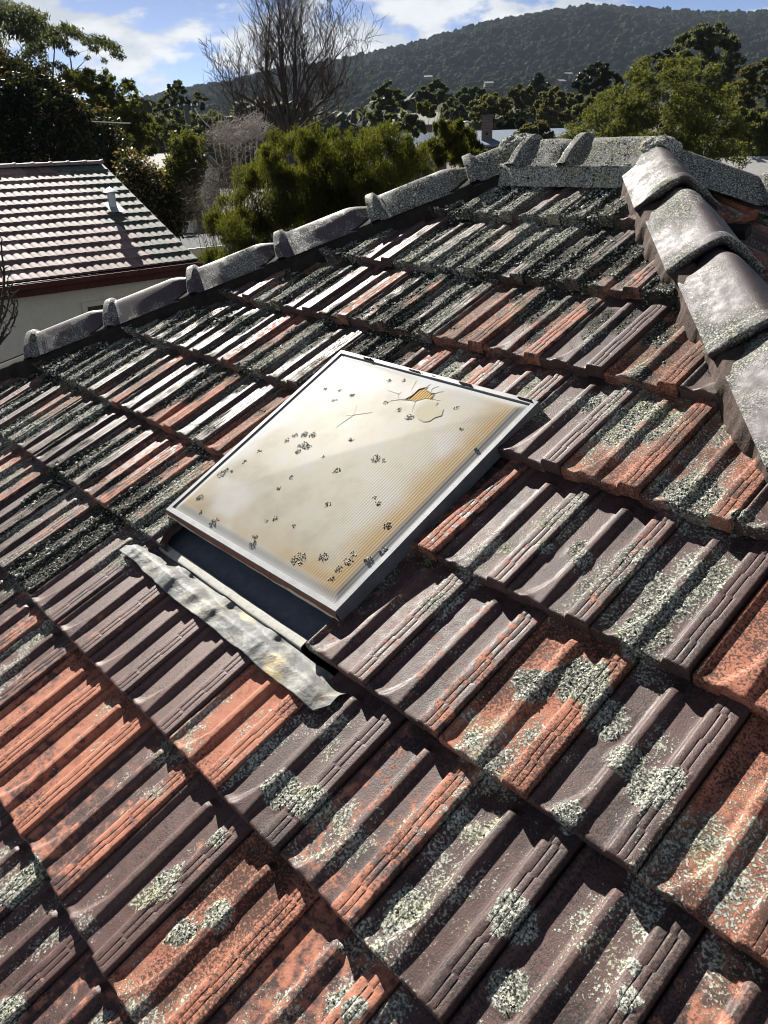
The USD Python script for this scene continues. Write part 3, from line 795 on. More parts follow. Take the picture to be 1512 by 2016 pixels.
M_LEAD = material('crumpled_lead_look', {
    'g': ('geometry', {}), 'n': ('noise_texture', {'scale': 16.0, 'detail': 5.0, 'roughness': .62}), 'm': ('noise_texture', {'scale': 70.0, 'detail': 5.0, 'roughness': .7}), 'k': ('noise_texture', {'scale': 9.0, 'detail': 3.0}),
    'c': ('rgb_ramp', {'ramp': [(.3, (.065, .072, .080)), (.48, (.118, .122, .122)), (.62, (.17, .162, .13)), (.75, (.21, .205, .185))]}), 'mx': ('mix_float', {'fac': .5}),
    'ys': ('map_range', {'range_type': 'smoothstep', 'from_min': .56, 'from_max': .70, 'to_max': .75}), 'yc': ('mix', {'mix_type': 'mix', 'color2': (.42, .32, .13)}),
    'h': ('math', {'math_type': 'multiply', 'value2': .0035}), 'b': ('bump', {'strength': .8, 'distance': 1.0}), 'p': ('principled_bsdf', {'metallic': .1, 'roughness': .62, 'specular_ior_level': .3})},
    [('g.position', 'n.vector'), ('g.position', 'm.vector'), ('g.position', 'k.vector'), ('n.fac', 'mx.a'), ('m.fac', 'mx.b'), ('mx.result', 'c.fac'), ('k.fac', 'ys.value'), ('ys.result', 'yc.fac'), ('c.color', 'yc.color1'),
     ('yc.color', 'p.base_color'), ('m.fac', 'h.value1'), ('h.value', 'b.height'), ('b.normal', 'p.normal')])

sky_light = thing('skylight', (0, 0, 0), label='square skylight with yellowed milky plastic lid and grey metal frame, cracked near its upper edge', category='skylight')
BL, BR, FR, FL = LID
nrm_l = np.cross(BR - BL, FL - BL); nrm_l *= np.sign(nrm_l[2]); nrm_l /= np.linalg.norm(nrm_l)


def lid_pt(a, b, dn=0.0):
    """a across from left to right, b from the upper to the lower edge, both 0..1."""
    a, b = np.asarray(a, float)[..., None], np.asarray(b, float)[..., None]
    p = (BL * (1 - a) + BR * a) * (1 - b) + (FL * (1 - a) + FR * a) * b
    return p + np.asarray(dn, float)[..., None] * nrm_l


RIM, TH = 0.018, 0.040
wdt, hgt = np.linalg.norm(BR - BL), np.linalg.norm(FL - BL)
ra, rb = RIM / wdt, RIM / hgt


def bar(c0, c1, i0, i1, name, mat, prim=None, thick=TH):
    """One mitred bar of the frame: outer corners c0, c1, inner corners i1, i0 in lid coordinates, its edges broken."""
    e = 0.0022
    rows = []
    for (o, i_) in ((c0, i0), (c1, i1)):
        o, i_ = np.array(o), np.array(i_)
        rows.append([(o, -thick), (o, -e), (o + (i_ - o) * 0.10, 0.0), (o + (i_ - o) * 0.90, 0.0), (i_, -e * .6), (i_, -0.016)])
    n_st = 40
    P = []
    for s in np.linspace(0, 1, n_st):
        P.append([lid_pt(*(rows[0][q][0] * (1 - s) + rows[1][q][0] * s), rows[0][q][1]) for q in range(6)])
    P = np.array(P)
    P[..., 2] += 0.0007 * (meshkit.fbm(P * 14, 2, 3) - .5)[...] * 2
    return put(name, roof_world(P.reshape(-1, 3)), grid_faces(6, n_st), mat, sky_light, smooth=25)


# finer front bar, with paint left along its lower half
bar((0, 0), (1, 0), (ra, rb), (1 - ra, rb), 'frame_bar', M_GALV)
bar((1, 0), (1, 1), (1 - ra, rb), (1 - ra, 1 - rb), 'frame_bar', M_GALV)
bar((0, 1), (0, 0), (ra, 1 - rb), (ra, rb), 'frame_bar', M_GALV)
# the top of the front bar
bar((1, 1), (0, 1), (1 - ra, 1 - rb), (ra, 1 - rb), 'frame_bar', M_GALV, thick=.004)
ss, zz = np.meshgrid(np.linspace(0, 1, 90), np.linspace(0, 1, 22))
P = lid_pt(ss, np.full_like(ss, 1.0), -0.003 - zz * (TH - 0.001))
P[..., 1] -= 0.0035 * np.sin(zz * np.pi) ** .5 + 0.002 * meshkit.fbm(np.stack([ss * 30, zz * 2, ss * 0], -1), 3, 2) * zz
edge = .40 + .28 * np.abs(ss - .46) ** 0.8 * 0 + .25 * (meshkit.fbm(np.stack([ss * 18, ss * 0, ss * 0], -1), 3, 4) - .5)
keep = sstep(.30, .05, ss) + sstep(.62, .95, ss)       # paint has stayed on towards both corners
paint = np.where(zz > edge, .30 + .55 * keep + .30 * (zz > edge + .25), .05)
put('rusty_front_edge', roof_world(P.reshape(-1, 3)), grid_faces(90, 22), M_RUST, sky_light, smooth=True, prim={'paint': paint.ravel()})

# the lid: a very shallow four-sided pyramid of milky sheet, sunk a little at the rim
na, nb = 131, 121
A_, B_ = np.meshgrid(np.linspace(ra, 1 - ra, na), np.linspace(rb, 1 - rb, nb))
aa, bb = (A_ - .5) / (.5 - ra), (B_ - .5) / (.5 - rb)
r_ = np.maximum(np.abs(aa), np.abs(bb))
d_edge = 1 - r_
H = -0.005 + 0.007 * sstep(0.0, 0.075, d_edge) + 0.012 * np.clip(d_edge - 0.05, 0, 1)
H = H + 0.0012 * (meshkit.fbm(np.stack([A_ * 4, B_ * 4, A_ * 0], -1), 3, 8) - .5)
HOLE = [lid_pt(0, 0)]
hole_px = [(797, 785), (812, 776), (824, 763), (842, 759), (838, 765), (846, 771), (856, 772), (850, 784), (836, 783), (818, 789), (806, 788)]


def lid_ab(px, py):
    p = roof_local(px, py, 0.004)
    e1, e2 = BR - BL, FL - BL
    M2 = np.stack([(BR - BL + FR - FL) / 2, (FL - BL + FR - BR) / 2], 1)[:2]
    c = (BL + BR + FR + FL) / 4
    q = np.linalg.solve(M2, (p - c)[:2])
    return q + .5


from shapely.geometry import Polygon, Point
hole_ab = [lid_ab(*q) for q in hole_px]
poly = Polygon(hole_ab)
Fq = grid_faces(na, nb)
cen = np.stack([A_.ravel()[Fq].mean(1), B_.ravel()[Fq].mean(1)], 1)
import shapely
inside = shapely.contains_xy(poly, cen[:, 0], cen[:, 1])
amb_n = meshkit.fbm(np.stack([A_ * 7, B_ * 7, A_ * 0], -1), 4, 21)
fr_d, rt_d, lf_d = 1 - B_ - rb, 1 - A_ - ra, A_ - ra
amber = 1.0 * sstep(.17, .035, rt_d + (amb_n - .5) * .06) * sstep(0.006, .045, rt_d) * sstep(-.02, .15, B_)
amber = np.maximum(amber, .9 * sstep(.15, .03, fr_d + (amb_n - .5) * .12) * sstep(.02, .05, fr_d) * (.35 + .65 * sstep(.55, .85, A_) + .3 * sstep(.3, .05, A_)))
amber = np.maximum(amber, .5 * sstep(.16, .03, lf_d + (1 - B_) * .5 + (amb_n - .5) * .1) * sstep(.0, .05, lf_d))
amber = np.clip(amber + .12 * (amb_n - .35), 0, .9)
hz = .75 * sstep(.05, .0, np.minimum(np.minimum(fr_d, lf_d), np.minimum(rt_d, B_ - rb))) + .55 * sstep(.52, .70, meshkit.fbm(np.stack([A_ * 3.5, B_ * 3.5, A_ * 0], -1), 4, 33)) + .2 * sstep(.55, .1, A_) * sstep(.6, .1, B_)
across = (A_ - .5) * wdt
sheet_v = roof_world(lid_pt(A_, B_, H).reshape(-1, 3))
put('plastic_lid', sheet_v, Fq[~inside], M_SHEET, sky_light, smooth=True, prim={'amber': amber.ravel(), 'across': across.ravel(), 'haze': np.clip(hz, 0, .85).ravel()})


def lid_h(a, b):
    d = 1 - max(abs((a - .5) / (.5 - ra)), abs((b - .5) / (.5 - rb)))
    return -0.005 + 0.007 * float(sstep(0.0, 0.075, d)) + 0.012 * max(d - 0.05, 0)


# ribbed liner seen through the hole
LA, LB = np.meshgrid(np.linspace(.30, .62, 60), np.linspace(.06, .26, 12))
LINER_H = np.vectorize(lid_h)(LA, LB) - .0018
put('ribbed_liner', roof_world(lid_pt(LA, LB, LINER_H).reshape(-1, 3)), grid_faces(60, 12), M_LINER, sky_light, smooth=True, prim={'across': ((LA - .5) * wdt).ravel()})
# the bit that broke out, lying below the hole
shard = [(817, 815), (822, 806), (834, 797), (848, 793), (862, 790), (858, 797), (866, 806), (872, 804), (869, 818), (856, 822), (846, 830), (834, 832), (824, 826)]
sh = [lid_ab(*q) for q in shard]
shp = Polygon(sh)
tri_v, tri_f = trimesh.creation.triangulate_polygon(shp, engine='earcut')
top = np.array([lid_pt(a, b, lid_h(a, b) + .0018) for a, b in tri_v]); bot = np.array([lid_pt(a, b, lid_h(a, b) + .0008) for a, b in tri_v])
ring = list(range(len(tri_v)))
mb = MB().add(np.vstack([top, bot]), np.vstack([tri_f, tri_f[:, ::-1] + len(tri_v)]))
put('broken_shard', roof_world(np.vstack([top, bot])), np.vstack([tri_f, tri_f[:, ::-1] + len(tri_v)]), simple('pale_plastic_look', (.30, .275, .20), .7, 0.0, .05), sky_light)
# cracks
crack_px = [[(797, 785), (770, 789), (768, 792)], [(784, 787), (783, 778), (790, 770)], [(785, 775), (763, 768)], [(812, 776), (809, 766), (819, 746)], [(838, 765), (841, 757), (846, 753)], [(846, 771), (850, 762), (862, 757)],
            [(856, 772), (864, 769), (872, 768)], [(850, 784), (866, 787)], [(818, 789), (814, 800), (811, 811)], [(806, 788), (790, 787)], [(698, 820), (704, 799)], [(698, 820), (734, 814)], [(698, 820), (664, 846)], [(698, 820), (684, 821)],
            [(797, 785), (806, 788), (818, 789), (836, 783), (850, 784), (856, 772), (846, 771), (838, 765), (842, 759), (824, 763), (812, 776), (797, 785)]]
cm = MB()
for line in crack_px:
    pts = []
    for (x0, y0), (x1, y1) in zip(line[:-1], line[1:]):
        for s in np.linspace(0, 1, 5)[:-1]:
            a, b = lid_ab(x0 + (x1 - x0) * s, y0 + (y1 - y0) * s)
            pts.append(lid_pt(a, b, lid_h(a, b) + .0004))
    a, b = lid_ab(*line[-1]); pts.append(lid_pt(a, b, lid_h(a, b) + .0004))
    cm.tube(roof_world(np.array(pts)), np.linspace(.0007, .0004, len(pts)), 5)
cm.put('crack', M_CRACK, sky_light)

# tufts of lichen on the lid
rs = np.random.default_rng(12)
tufts = [(598, 882, 11), (602, 858, 8), (618, 860, 8), (592, 1106, 13), (640, 1104, 9), (423, 1030, 10), (395, 983, 8), (438, 935, 10), (446, 928, 6), (566, 870, 6), (742, 907, 9), (757, 910, 5), (694, 870, 6), (668, 932, 6), (806, 822, 9),
         (765, 1038, 8), (670, 1128, 7), (690, 1112, 8), (758, 1088, 8), (728, 1108, 7), (698, 1098, 6), (656, 1146, 5), (500, 1075, 8), (504, 1062, 6), (660, 790, 6), (692, 779, 7), (663, 935, 4), (648, 1000, 6), (512, 890, 5), (527, 1030, 4), (545, 1026, 6), (582, 860, 6),
         (897, 800, 5), (907, 844, 4), (766, 748, 5), (794, 747, 5), (785, 808, 6), (760, 793, 5), (937, 880, 5), (640, 905, 4), (482, 912, 5), (552, 966, 4), (576, 945, 5), (746, 995, 5), (740, 983, 4), (640, 767, 5), (590, 893, 6), (610, 884, 7), (670, 770, 4), (583, 1040, 4), (398, 1010, 4), (458, 930, 4)]
tp, tn, tsz = [], [], []
for px_, py_, r_px in tufts:
    a0, b0 = lid_ab(px_, py_)
    rad = r_px * (1.0 / 560)
    for q in range(int(7 + r_px * r_px * .55)):
        th, rr = rs.uniform(0, 2 * np.pi), rad * (rs.random() ** .6)
        a, b = a0 + rr * np.cos(th) / wdt, b0 + rr * np.sin(th) / hgt * .9
        if not (ra < a < 1 - ra and rb < b < 1 - rb):
            continue
        tp.append(lid_pt(a, b, lid_h(a, b) + rs.random() * .0012)); tn.append(nrm_l); tsz.append(rs.uniform(.0007, .0018))
crumb_cloud('lichen_tufts', sky_light, roof_world(np.array(tp)), np.array(tn) @ TO_WORLD.T, np.array(tsz), M_CRUMB, [.30, .32, .38], 8)

# upstand, tray, bright lip
ub = MB()
x0, x1 = FL[0] + .035, FR[0] - .035
for lo, hi in (((x0, LY0 + .05, -.16), (x1, LY0 + .056, -.022)), ((x0, LY1 - .05, -.16), (x1, LY1 - .044, -.030)), ((x0, LY0 + .05, -.16), (x0 + .006, LY1 - .05, -.026)), ((x1 - .006, LY0 + .05, -.16), (x1, LY1 - .05, -.026))):
    b = trimesh.creation.box(extents=np.subtract(hi, lo)); b.apply_translation((np.add(lo, hi)) / 2)
    ub.add(roof_world(b.vertices), b.faces)
ub.put('upstand', M_TRAY, sky_light)
lipL, lipR = roof_local(345, 1086, -.050), roof_local(603, 1258, -.046)
tx = np.linspace(FL[0] - .03, lipR[0] + .004, 60)
rows = [(LY0 + .056, -.075), (LY0 - .0, -.071), (LY0 - .045, -.066), (lipL[1] + .006, -.060)]
P = np.array([[(x, y, n + .001 * math.sin(x * 9 + y * 30)) for x in tx] for y, n in rows])
put('tray', roof_world(P.reshape(-1, 3)), grid_faces(60, 4), M_TRAY, sky_light, smooth=True)
tx = np.linspace(FL[0] + .02, lipR[0] + .004, 80)
wob = .002 * (meshkit.fbm(np.stack([tx * 9, tx * 0, tx * 0], -1), 3, 2) - .5) * 2
prof = [(.006, -.0605), (.0045, -.050), (.001, -.0475), (-.016, -.0475), (-.020, -.049), (-.0225, -.054), (-.0225, -.066)]
P = np.array([[(x, lipL[1] + dy + w_, n + w_ * .4) for x, w_ in zip(tx, wob)] for dy, n in prof])
put('tray_lip', roof_world(P.reshape(-1, 3)), grid_faces(80, len(prof)), M_LIP, sky_light, smooth=35)

# lead flashing dressed over the tiles below
def top_of_course7(X, Y):
    k = 7
    j = np.floor((X - OFF + W) / W)
    u = (X - OFF + W - j * W) * 1000
    s = Y + k * G
    return tile_heights(np.clip(u, .5, 209.8), np.clip(s, .008, .37)) / 1000 - s * .1


nx, ny = 170, 34
cl = [roof_local(*q) for q in ((247, 1098, -.055), (440, 1262, -.045), (627, 1413, -.05))]
fx0, fx1 = cl[0][0], .862
FXs, Tt = np.meshgrid(np.linspace(0, 1, nx), np.linspace(0, 1, ny))
Xf = fx0 + (fx1 - fx0) * FXs
wv = meshkit.fbm(np.stack([FXs * 9, FXs * 0, FXs * 0], -1), 3, 14) - .5
y_low = np.interp(Xf, [cl[0][0], cl[1][0], cl[2][0], fx1], [cl[0][1], cl[1][1], cl[2][1], cl[2][1] + .03]) + wv * .012
y_top = np.interp(Xf, [fx0, fx0 + .03, .02, .66, .70, fx1], [cl[0][1] + .045, -2.082, -2.080, -2.080, -2.082, -2.085]) 
Yf = y_top + (y_low - y_top) * Tt
base = top_of_course7(Xf, Yf)
soft = np.zeros_like(base)
wts = np.exp(-(np.linspace(-.04, .04, 17) / .02) ** 2); wts /= wts.sum()
for o, w_ in zip(np.linspace(-.04, .04, 17), wts):
    soft += top_of_course7(np.clip(Xf + o, fx0 - .2, 2), Yf) * w_
over = soft * .6 - .4 * .016 + .010
wave = meshkit.fbm(np.stack([Xf * 13, Yf * 9, Xf * 0], -1), 3, 17) - .5
wave2 = meshkit.fbm(np.stack([Xf * 70, Yf * 80, Xf * 0], -1), 3, 27) - .5
lift = sstep(.55, .0, Tt)
n_f = over * (1 - lift * .75) + (-.062) * lift * .75 + wave * .020 * sstep(0, .25, Tt) + wave2 * .0022
n_f = np.maximum(n_f, soft - .004)
Fv = np.stack([Xf, Yf, n_f], -1)
lower = Fv - [0, 0, .0022]
v_all = np.vstack([Fv.reshape(-1, 3), lower.reshape(-1, 3)])
gf = grid_faces(nx, ny)
n0 = nx * ny
rim = [q for q in range((ny - 1) * nx, ny * nx)]
rimf = [[rim[i], rim[i + 1], rim[i + 1] + n0] for i in range(nx - 1)] + [[rim[i], rim[i + 1] + n0, rim[i] + n0] for i in range(nx - 1)]
put('lead_flashing', roof_world(v_all), np.vstack([gf, gf[:, ::-1] + n0, rimf]), M_LEAD, sky_light, smooth=True)

# a blade of grass growing in the shadow beside the lid
g0 = roof_local(845, 1120, -.05)
gm = MB()
for q, (dx, ln) in enumerate(((0, .05), (.012, .035), (-.006, .03))):
    ts = np.linspace(0, 1, 7)
    pts = np.array([[g0[0] + dx + .006 * t_ * t_, g0[1] + .012 * t_ * (1 - t_), -.05 + ln * t_] for t_ in ts])
    gm.tube(roof_world(pts), np.linspace(.0022, .0006, 7), 5)
grass = gm.put('grass_blade', simple('young_grass_look', (.05, .16, .03), .5), None, smooth=True)
tag(grass, 'tiny green grass sprout in the shaded gap right of the skylight', 'grass')

# ------------------------------------------------------------------ terrain
M_GROUND = rough_material('ground_look', [(.035, .04, .02), (.06, .06, .035), (.09, .08, .055)], .35, .02)
M_HILL = rough_material('hill_look', [(.020, .026, .016), (.03, .036, .022), (.042, .046, .03)], .02, .2)
gx = np.concatenate([-np.geomspace(6000, 3, 40), np.geomspace(3, 6000, 40)])
GX, GY = np.meshgrid(gx, gx)
GZ = 0.2 - 5.0 * sstep(40, 400, np.hypot(GX, GY))
tag(put('ground', np.stack([GX, GY, GZ], -1).reshape(-1, 3), grid_faces(80, 80), M_GROUND, None, smooth=True), kind='structure')

SKYLINE = [(-500, 240), (-100, 236), (300, 216), (420, 190), (500, 172), (560, 158), (620, 148), (680, 137), (756, 121), (830, 104), (920, 79), (1010, 61), (1100, 42), (1180, 35), (1240, 38), (1330, 42), (1400, 47), (1512, 45), (1800, 48), (2300, 60)]
HD = 1900.0


def crest_z(px):
    py = np.interp(px, [a for a, _ in SKYLINE], [b for _, b in SKYLINE])
    return at(px, float(py), HD)


cre = np.array([crest_z(p_) for p_ in np.linspace(-450, 2100, 90)])
c_az = np.arctan2(cre[:, 0] - EYE[0], cre[:, 1] - EYE[1]); c_h = cre[:, 2]
hill_d = np.concatenate([np.linspace(560, 1900, 46), np.linspace(1950, 3600, 10)])


def hill_z(az, d):
    top = np.interp(az, c_az, c_h)
    t = np.clip((d - 620) / (HD - 620), 0, 1)
    up = -6 + (top + 6) * (0.55 * t + 0.45 * t * t * (3 - 2 * t))
    down = top - (d - HD) * 0.12
    z = np.where(d <= HD, up, down)
    wig = meshkit.fbm(np.stack([d * np.sin(az) / 230, d * np.cos(az) / 230, az * 0], -1), 4, 5) - .5
    return z + wig * 46 * sstep(640, 1000, d) * (1 - .75 * sstep(1500, 1900, d))


AZ, DD = np.meshgrid(c_az, hill_d)
HZ = hill_z(AZ, DD)
hv = np.stack([EYE[0] + DD * np.sin(AZ), EYE[1] + DD * np.cos(AZ), HZ], -1)
tag(put('hill', hv.reshape(-1, 3), grid_faces(len(c_az), len(hill_d)), M_HILL, None, smooth=True), kind='structure')


# ------------------------------------------------------------------ foliage
def leaf_material(name, dark, mid, light, trans=.35, rough=.7, spec=.14):
    return material(name, {
        'g': ('geometry', {}), 'n': ('noise_texture', {'scale': .9, 'detail': 3.0}), 'mx': ('mix_float', {'fac': .35}),
        'c': ('rgb_ramp', {'ramp': [(.1, dark), (.5, mid), (.9, light)]}),
        'tc': ('mix', {'mix_type': 'multiply', 'fac': 1.0, 'color2': (1.5, 1.5, .7)}),
        'd': ('principled_bsdf', {'roughness': rough, 'specular_ior_level': spec}), 't': ('translucent_bsdf', {}), 'm': ('mix_closure', {'fac': trans})},
        [('g.random_per_island', 'mx.a'), ('g.position', 'n.vector'), ('n.fac', 'mx.b'), ('mx.result', 'c.fac'), ('c.color', 'd.base_color'), ('c.color', 'tc.color1'), ('tc.color', 't.color'), ('d.BSDF', 'm.closure1'), ('t.BSDF', 'm.closure2')],
        surface='m.closure')


M_BARK = rough_material('bark_look', [(.035, .028, .022), (.07, .058, .046), (.12, .10, .085)], 9.0, .01)
M_TWIG = rough_material('bare_twig_look', [(.035, .027, .023), (.06, .047, .040), (.11, .095, .085)], 7.0, .002)
M_PALE_TWIG = rough_material('pale_twig_look', [(.16, .14, .12), (.28, .25, .22), (.40, .37, .33)], 7.0, .002)
M_GUMBARK = rough_material('gum_bark_look', [(.10, .085, .07), (.18, .155, .13), (.28, .25, .22)], 4.0, .01)
L_DARK = leaf_material('dark_hedge_leaf_look', (.013, .017, .009), (.030, .037, .017), (.06, .066, .028), .25, .45)
L_TIP = leaf_material('orange_leaf_tip_look', (.06, .045, .018), (.13, .08, .03), (.22, .13, .05), .35)
L_GUM = leaf_material('gum_leaf_look', (.044, .052, .032), (.085, .094, .060), (.14, .145, .095), .5)
L_OLIVE = leaf_material('olive_leaf_look', (.05, .056, .018), (.105, .112, .036), (.17, .17, .065), .5)
L_BUSH = leaf_material('bright_bush_leaf_look', (.045, .050, .010), (.100, .105, .024), (.165, .165, .045), .5)
L_GREY = leaf_material('grey_green_leaf_look', (.052, .058, .04), (.10, .106, .076), (.165, .17, .13), .5)
L_BROWN = leaf_material('brown_green_leaf_look', (.052, .052, .026), (.10, .094, .046), (.16, .14, .07), .5)
L_BEIGE = leaf_material('beige_blossom_look', (.10, .075, .035), (.22, .16, .08), (.36, .28, .15), .3)
L_FAR = leaf_material('far_forest_look', (.026, .036, .022), (.050, .062, .038), (.085, .095, .062), .2, .95, .02)
L_FAR2 = leaf_material('far_forest_dark_look', (.016, .024, .017), (.030, .041, .028), (.052, .066, .045), .2, .95, .02)
L_FAR3 = leaf_material('far_forest_grey_look', (.034, .036, .026), (.060, .062, .046), (.10, .10, .078), .2, .95, .02)


def leaves(cl, n, length, width, rs, droop=0.0, hollow=.55, flat=1.0):
    """cl: (m, 4) clumps x, y, z, radius. n leaves as small rhombic faces spread through them."""
    w = cl[:, 3] ** 2; pick = rs.choice(len(cl), n, p=w / w.sum())
    d = rs.normal(size=(n, 3)); d /= np.linalg.norm(d, axis=1, keepdims=True)
    r = cl[pick, 3] * (hollow + (1 - hollow) * rs.random(n) ** .5) * rs.choice([1, 1.0, .8, 1.18], n)
    p = cl[pick, :3] + d * r[:, None] * [1, 1, flat]
    a = rs.normal(size=(n, 3)) + d * .5; a[:, 2] -= droop; a /= np.linalg.norm(a, axis=1, keepdims=True)
    b = np.cross(a, rs.normal(size=(n, 3))); b /= np.linalg.norm(b, axis=1, keepdims=True) + 1e-9
    ln = length * rs.uniform(.6, 1.3, n)[:, None]; wd = width * rs.uniform(.6, 1.3, n)[:, None]
    v = np.stack([p - a * ln / 2, p + b * wd / 2, p + a * ln / 2, p - b * wd / 2], 1).reshape(-1, 3)
    i = np.arange(n)[:, None] * 4
    return v, np.vstack([i + [0, 1, 2], i + [0, 2, 3]])


def blob_clumps(rs, n, size, cr, shell=.75, low=-.5):
    """n clumps over an ellipsoid of half sizes size."""
    d = rs.normal(size=(n * 3, 3)); d /= np.linalg.norm(d, axis=1, keepdims=True)
    d = d[d[:, 2] > low][:n]
    r = shell + (1 - shell) * rs.random(len(d))
    inner = rs.random(len(d)) < .25
    r[inner] *= rs.uniform(.3, .8, inner.sum())
    c = d * r[:, None] * size
    return np.c_[c, cr * rs.uniform(.6, 1.35, len(c))]


def limbs(mb, base, tips, r0, rs, fork=.45, sides=5, bend=.15, top=None):
    """A trunk from base; every tip is reached by a limb from the nearest point of the tree built so far."""
    base = np.asarray(base, float)
    cen = tips.mean(0) if top is None else np.asarray(top, float)
    f = base + (cen - base) * fork
    ts = np.linspace(0, 1, 6)[:, None]
    trunk = base + (f - base) * ts + rs.normal(0, .02, (6, 3)) * np.linalg.norm(f - base) * np.sin(ts * 3.14)
    mb.tube(trunk, np.linspace(r0, r0 * .62, 6), 7)
    nodes, rad = [*trunk[3:]], [r0 * .6] * 3
    for t in sorted(tips, key=lambda q: np.linalg.norm(q - f)):
        nd = np.array(nodes)
        cost = np.linalg.norm(nd - t, axis=1) + .25 * np.linalg.norm(nd - f, axis=1) + .9 * np.maximum(nd[:, 2] - t[2], 0)
        i = int(np.argmin(cost)); st = nd[i]; ln = np.linalg.norm(t - st)
        mid = (st + t) / 2 + rs.normal(0, bend * .5, 3) * ln + np.array([0, 0, -.08 * ln])
        s = np.linspace(0, 1, 7)[:, None]
        pts = (1 - s) ** 2 * st + 2 * s * (1 - s) * mid + s * s * t
        r1 = max(rad[i] * .62, r0 * .06)
        mb.tube(pts, np.linspace(r1, r1 * .35, 7), sides, cap=False)
        nodes += [pts[2], pts[4], pts[6]]; rad += [r1 * .8, r1 * .6, r1 * .4]
    return mb


def broad_tree(name, loc, label, rs, size, height, leafmat, n_clump=45, cr=.22, n_leaf=5000, leaf=(.3, .18), barkmat=None, trunk_r=.16, category='tree', group=None, droop=.0, shell=.72, hollow=.4, second=None, flat=.8, low=-.55, centre=None, tips=9):
    """size: half sizes of the crown; height: of the crown's centre above the base."""
    t = thing(name, loc, 0, label, category, group)
    c = blob_clumps(rs, n_clump, np.asarray(size), cr * min(size), shell, low)
    c[:, :3] += np.array([0, 0, height]) if centre is None else centre
    mb = MB()
    limbs(mb, (0, 0, 0), c[rs.choice(len(c), min(tips, len(c)), replace=False), :3], trunk_r, rs, .5, top=(0, 0, height))
    mb.put('trunk', barkmat or M_BARK, t, smooth=True)
    v, f = leaves(c, n_leaf, *leaf, rs, droop, hollow, flat)
    put('crown', v, f, leafmat, t)
    if second:
        mat2, frac, nm = second
        outer = c[np.argsort(-(c[:, 2] + .4 * np.linalg.norm(c[:, :2], axis=1)))[: max(3, int(len(c) * frac))]]
        outer = np.c_[outer[:, :3] * 1.0 + rs.normal(0, .1, (len(outer), 3)) * cr + [0, 0, cr * .3], outer[:, 3] * 1.04]
        v, f = leaves(outer, int(n_leaf * frac * .55), leaf[0] * .9, leaf[1] * .9, rs, 0, .85, flat)
        put(nm, v, f, mat2, t)
    return t


def ground_at(px, dist, z=0.0):
    p = at(px, 300, dist)
    return np.array([p[0], p[1], z])


def z_at(px, py, dist):
    return float(at(px, py, dist)[2])


R = lambda s: np.random.default_rng(s)
MPP = lambda dist: dist / FOCAL * 1.02            # metres for one pixel of the photograph at that distance

# the big dark flowering hedge tree behind the neighbour's roof
D = 31.0
b_ = ground_at(70, D)
hedge = thing('hedge_tree', b_, 0, 'tall dense dark tree with orange-brown new growth rising behind the pinkish roof at left', 'tree')
rs = R(1)
side = np.cross(ray(70, 300), [0, 0, 1.0]); side /= np.linalg.norm(side)
fwd = np.array([ray(70, 300)[0], ray(70, 300)[1], 0]); fwd /= np.linalg.norm(fwd)
cl = []
outline = [(-160, 100), (-60, 100), (0, 122), (40, 126), (80, 146), (110, 168), (140, 190), (165, 212), (190, 226), (215, 240), (232, 268), (240, 300), (246, 330)]
for px_ in range(-160, 246, 15):
    topy = np.interp(px_, [a for a, _ in outline], [b for _, b in outline])
    for py_ in np.arange(topy + 12, 350, 19):
        edge_ = py_ < topy + 40 or px_ > 205
        for q in range(2 if edge_ else 1):
            p = at(px_ + rs.uniform(-9, 9), py_ + rs.uniform(-9, 9), D - (0.4 if edge_ else 1.3) + rs.uniform(-1.6, 1.2) + (py_ - topy) * -.006)
            cl.append([*(p - b_), rs.uniform(.26, .48)])
cl = np.array(cl)
v, f = leaves(cl, 30000, .16, .085, rs, 0, .5, .8); put('crown', v, f, L_DARK, hedge)
hi = cl[rs.random(len(cl)) < .55]
v, f = leaves(np.c_[hi[:, :3] + [0, 0, .14], hi[:, 3] * .95], 6500, .12, .06, rs, 0, .9, .8); put('orange_new_growth', v, f, L_TIP, hedge)
mb = MB(); limbs(mb, (0, 0, 0), cl[rs.choice(len(cl), 14, replace=False), :3], .22, rs, .4); mb.put('trunk', M_BARK, hedge, smooth=True)

# lower blossoming shrubs beyond the gable
D = 25.0
for nm, lab, pts_, matA, matB, sd in (
        ('blossom_shrub', 'beige flowering shrub spilling down beyond the gable of the pinkish roof', [(250, 325, .34), (268, 335, .36), (285, 348, .36), (300, 352, .34), (318, 372, .40), (285, 375, .5), (300, 400, .5), (325, 405, .4), (335, 430, .4), (310, 430, .45), (262, 360, .5), (345, 445, .35), (330, 455, .4), (270, 395, .5)], L_DARK, L_BEIGE, 2),
        ('leafy_shrub', 'upright leafy green shrub between the white roof and the bare tree', [(352, 290, .26), (372, 282, .22), (390, 292, .24), (362, 310, .34), (345, 325, .3), (385, 318, .33), (350, 345, .38), (378, 345, .36), (340, 360, .34), (365, 375, .42), (352, 400, .42), (375, 410, .36), (345, 425, .36), (370, 268, .16)], L_OLIVE, L_BUSH, 3)):
    rs = R(sd); b_ = ground_at(pts_[4][0], D)
    t = thing(nm, b_, 0, lab, 'shrub')
    cl = np.array([[*(at(x, y, D + rs.uniform(-.5, .8)) - b_), r] for x, y, r in pts_])
    v, f = leaves(cl, 7000, .11, .055, rs, 0, .35); put('foliage', v, f, matA, t)
    v, f = leaves(np.c_[cl[:, :3] + [0, 0, .12], cl[:, 3]], 2600, .10, .06, rs, 0, .85); put('blossom' if sd == 2 else 'bright_foliage', v, f, matB, t)
    mb = MB(); limbs(mb, (0, 0, 0), cl[:, :3], .06, rs, .3); mb.put('stem', M_BARK, t, smooth=True)

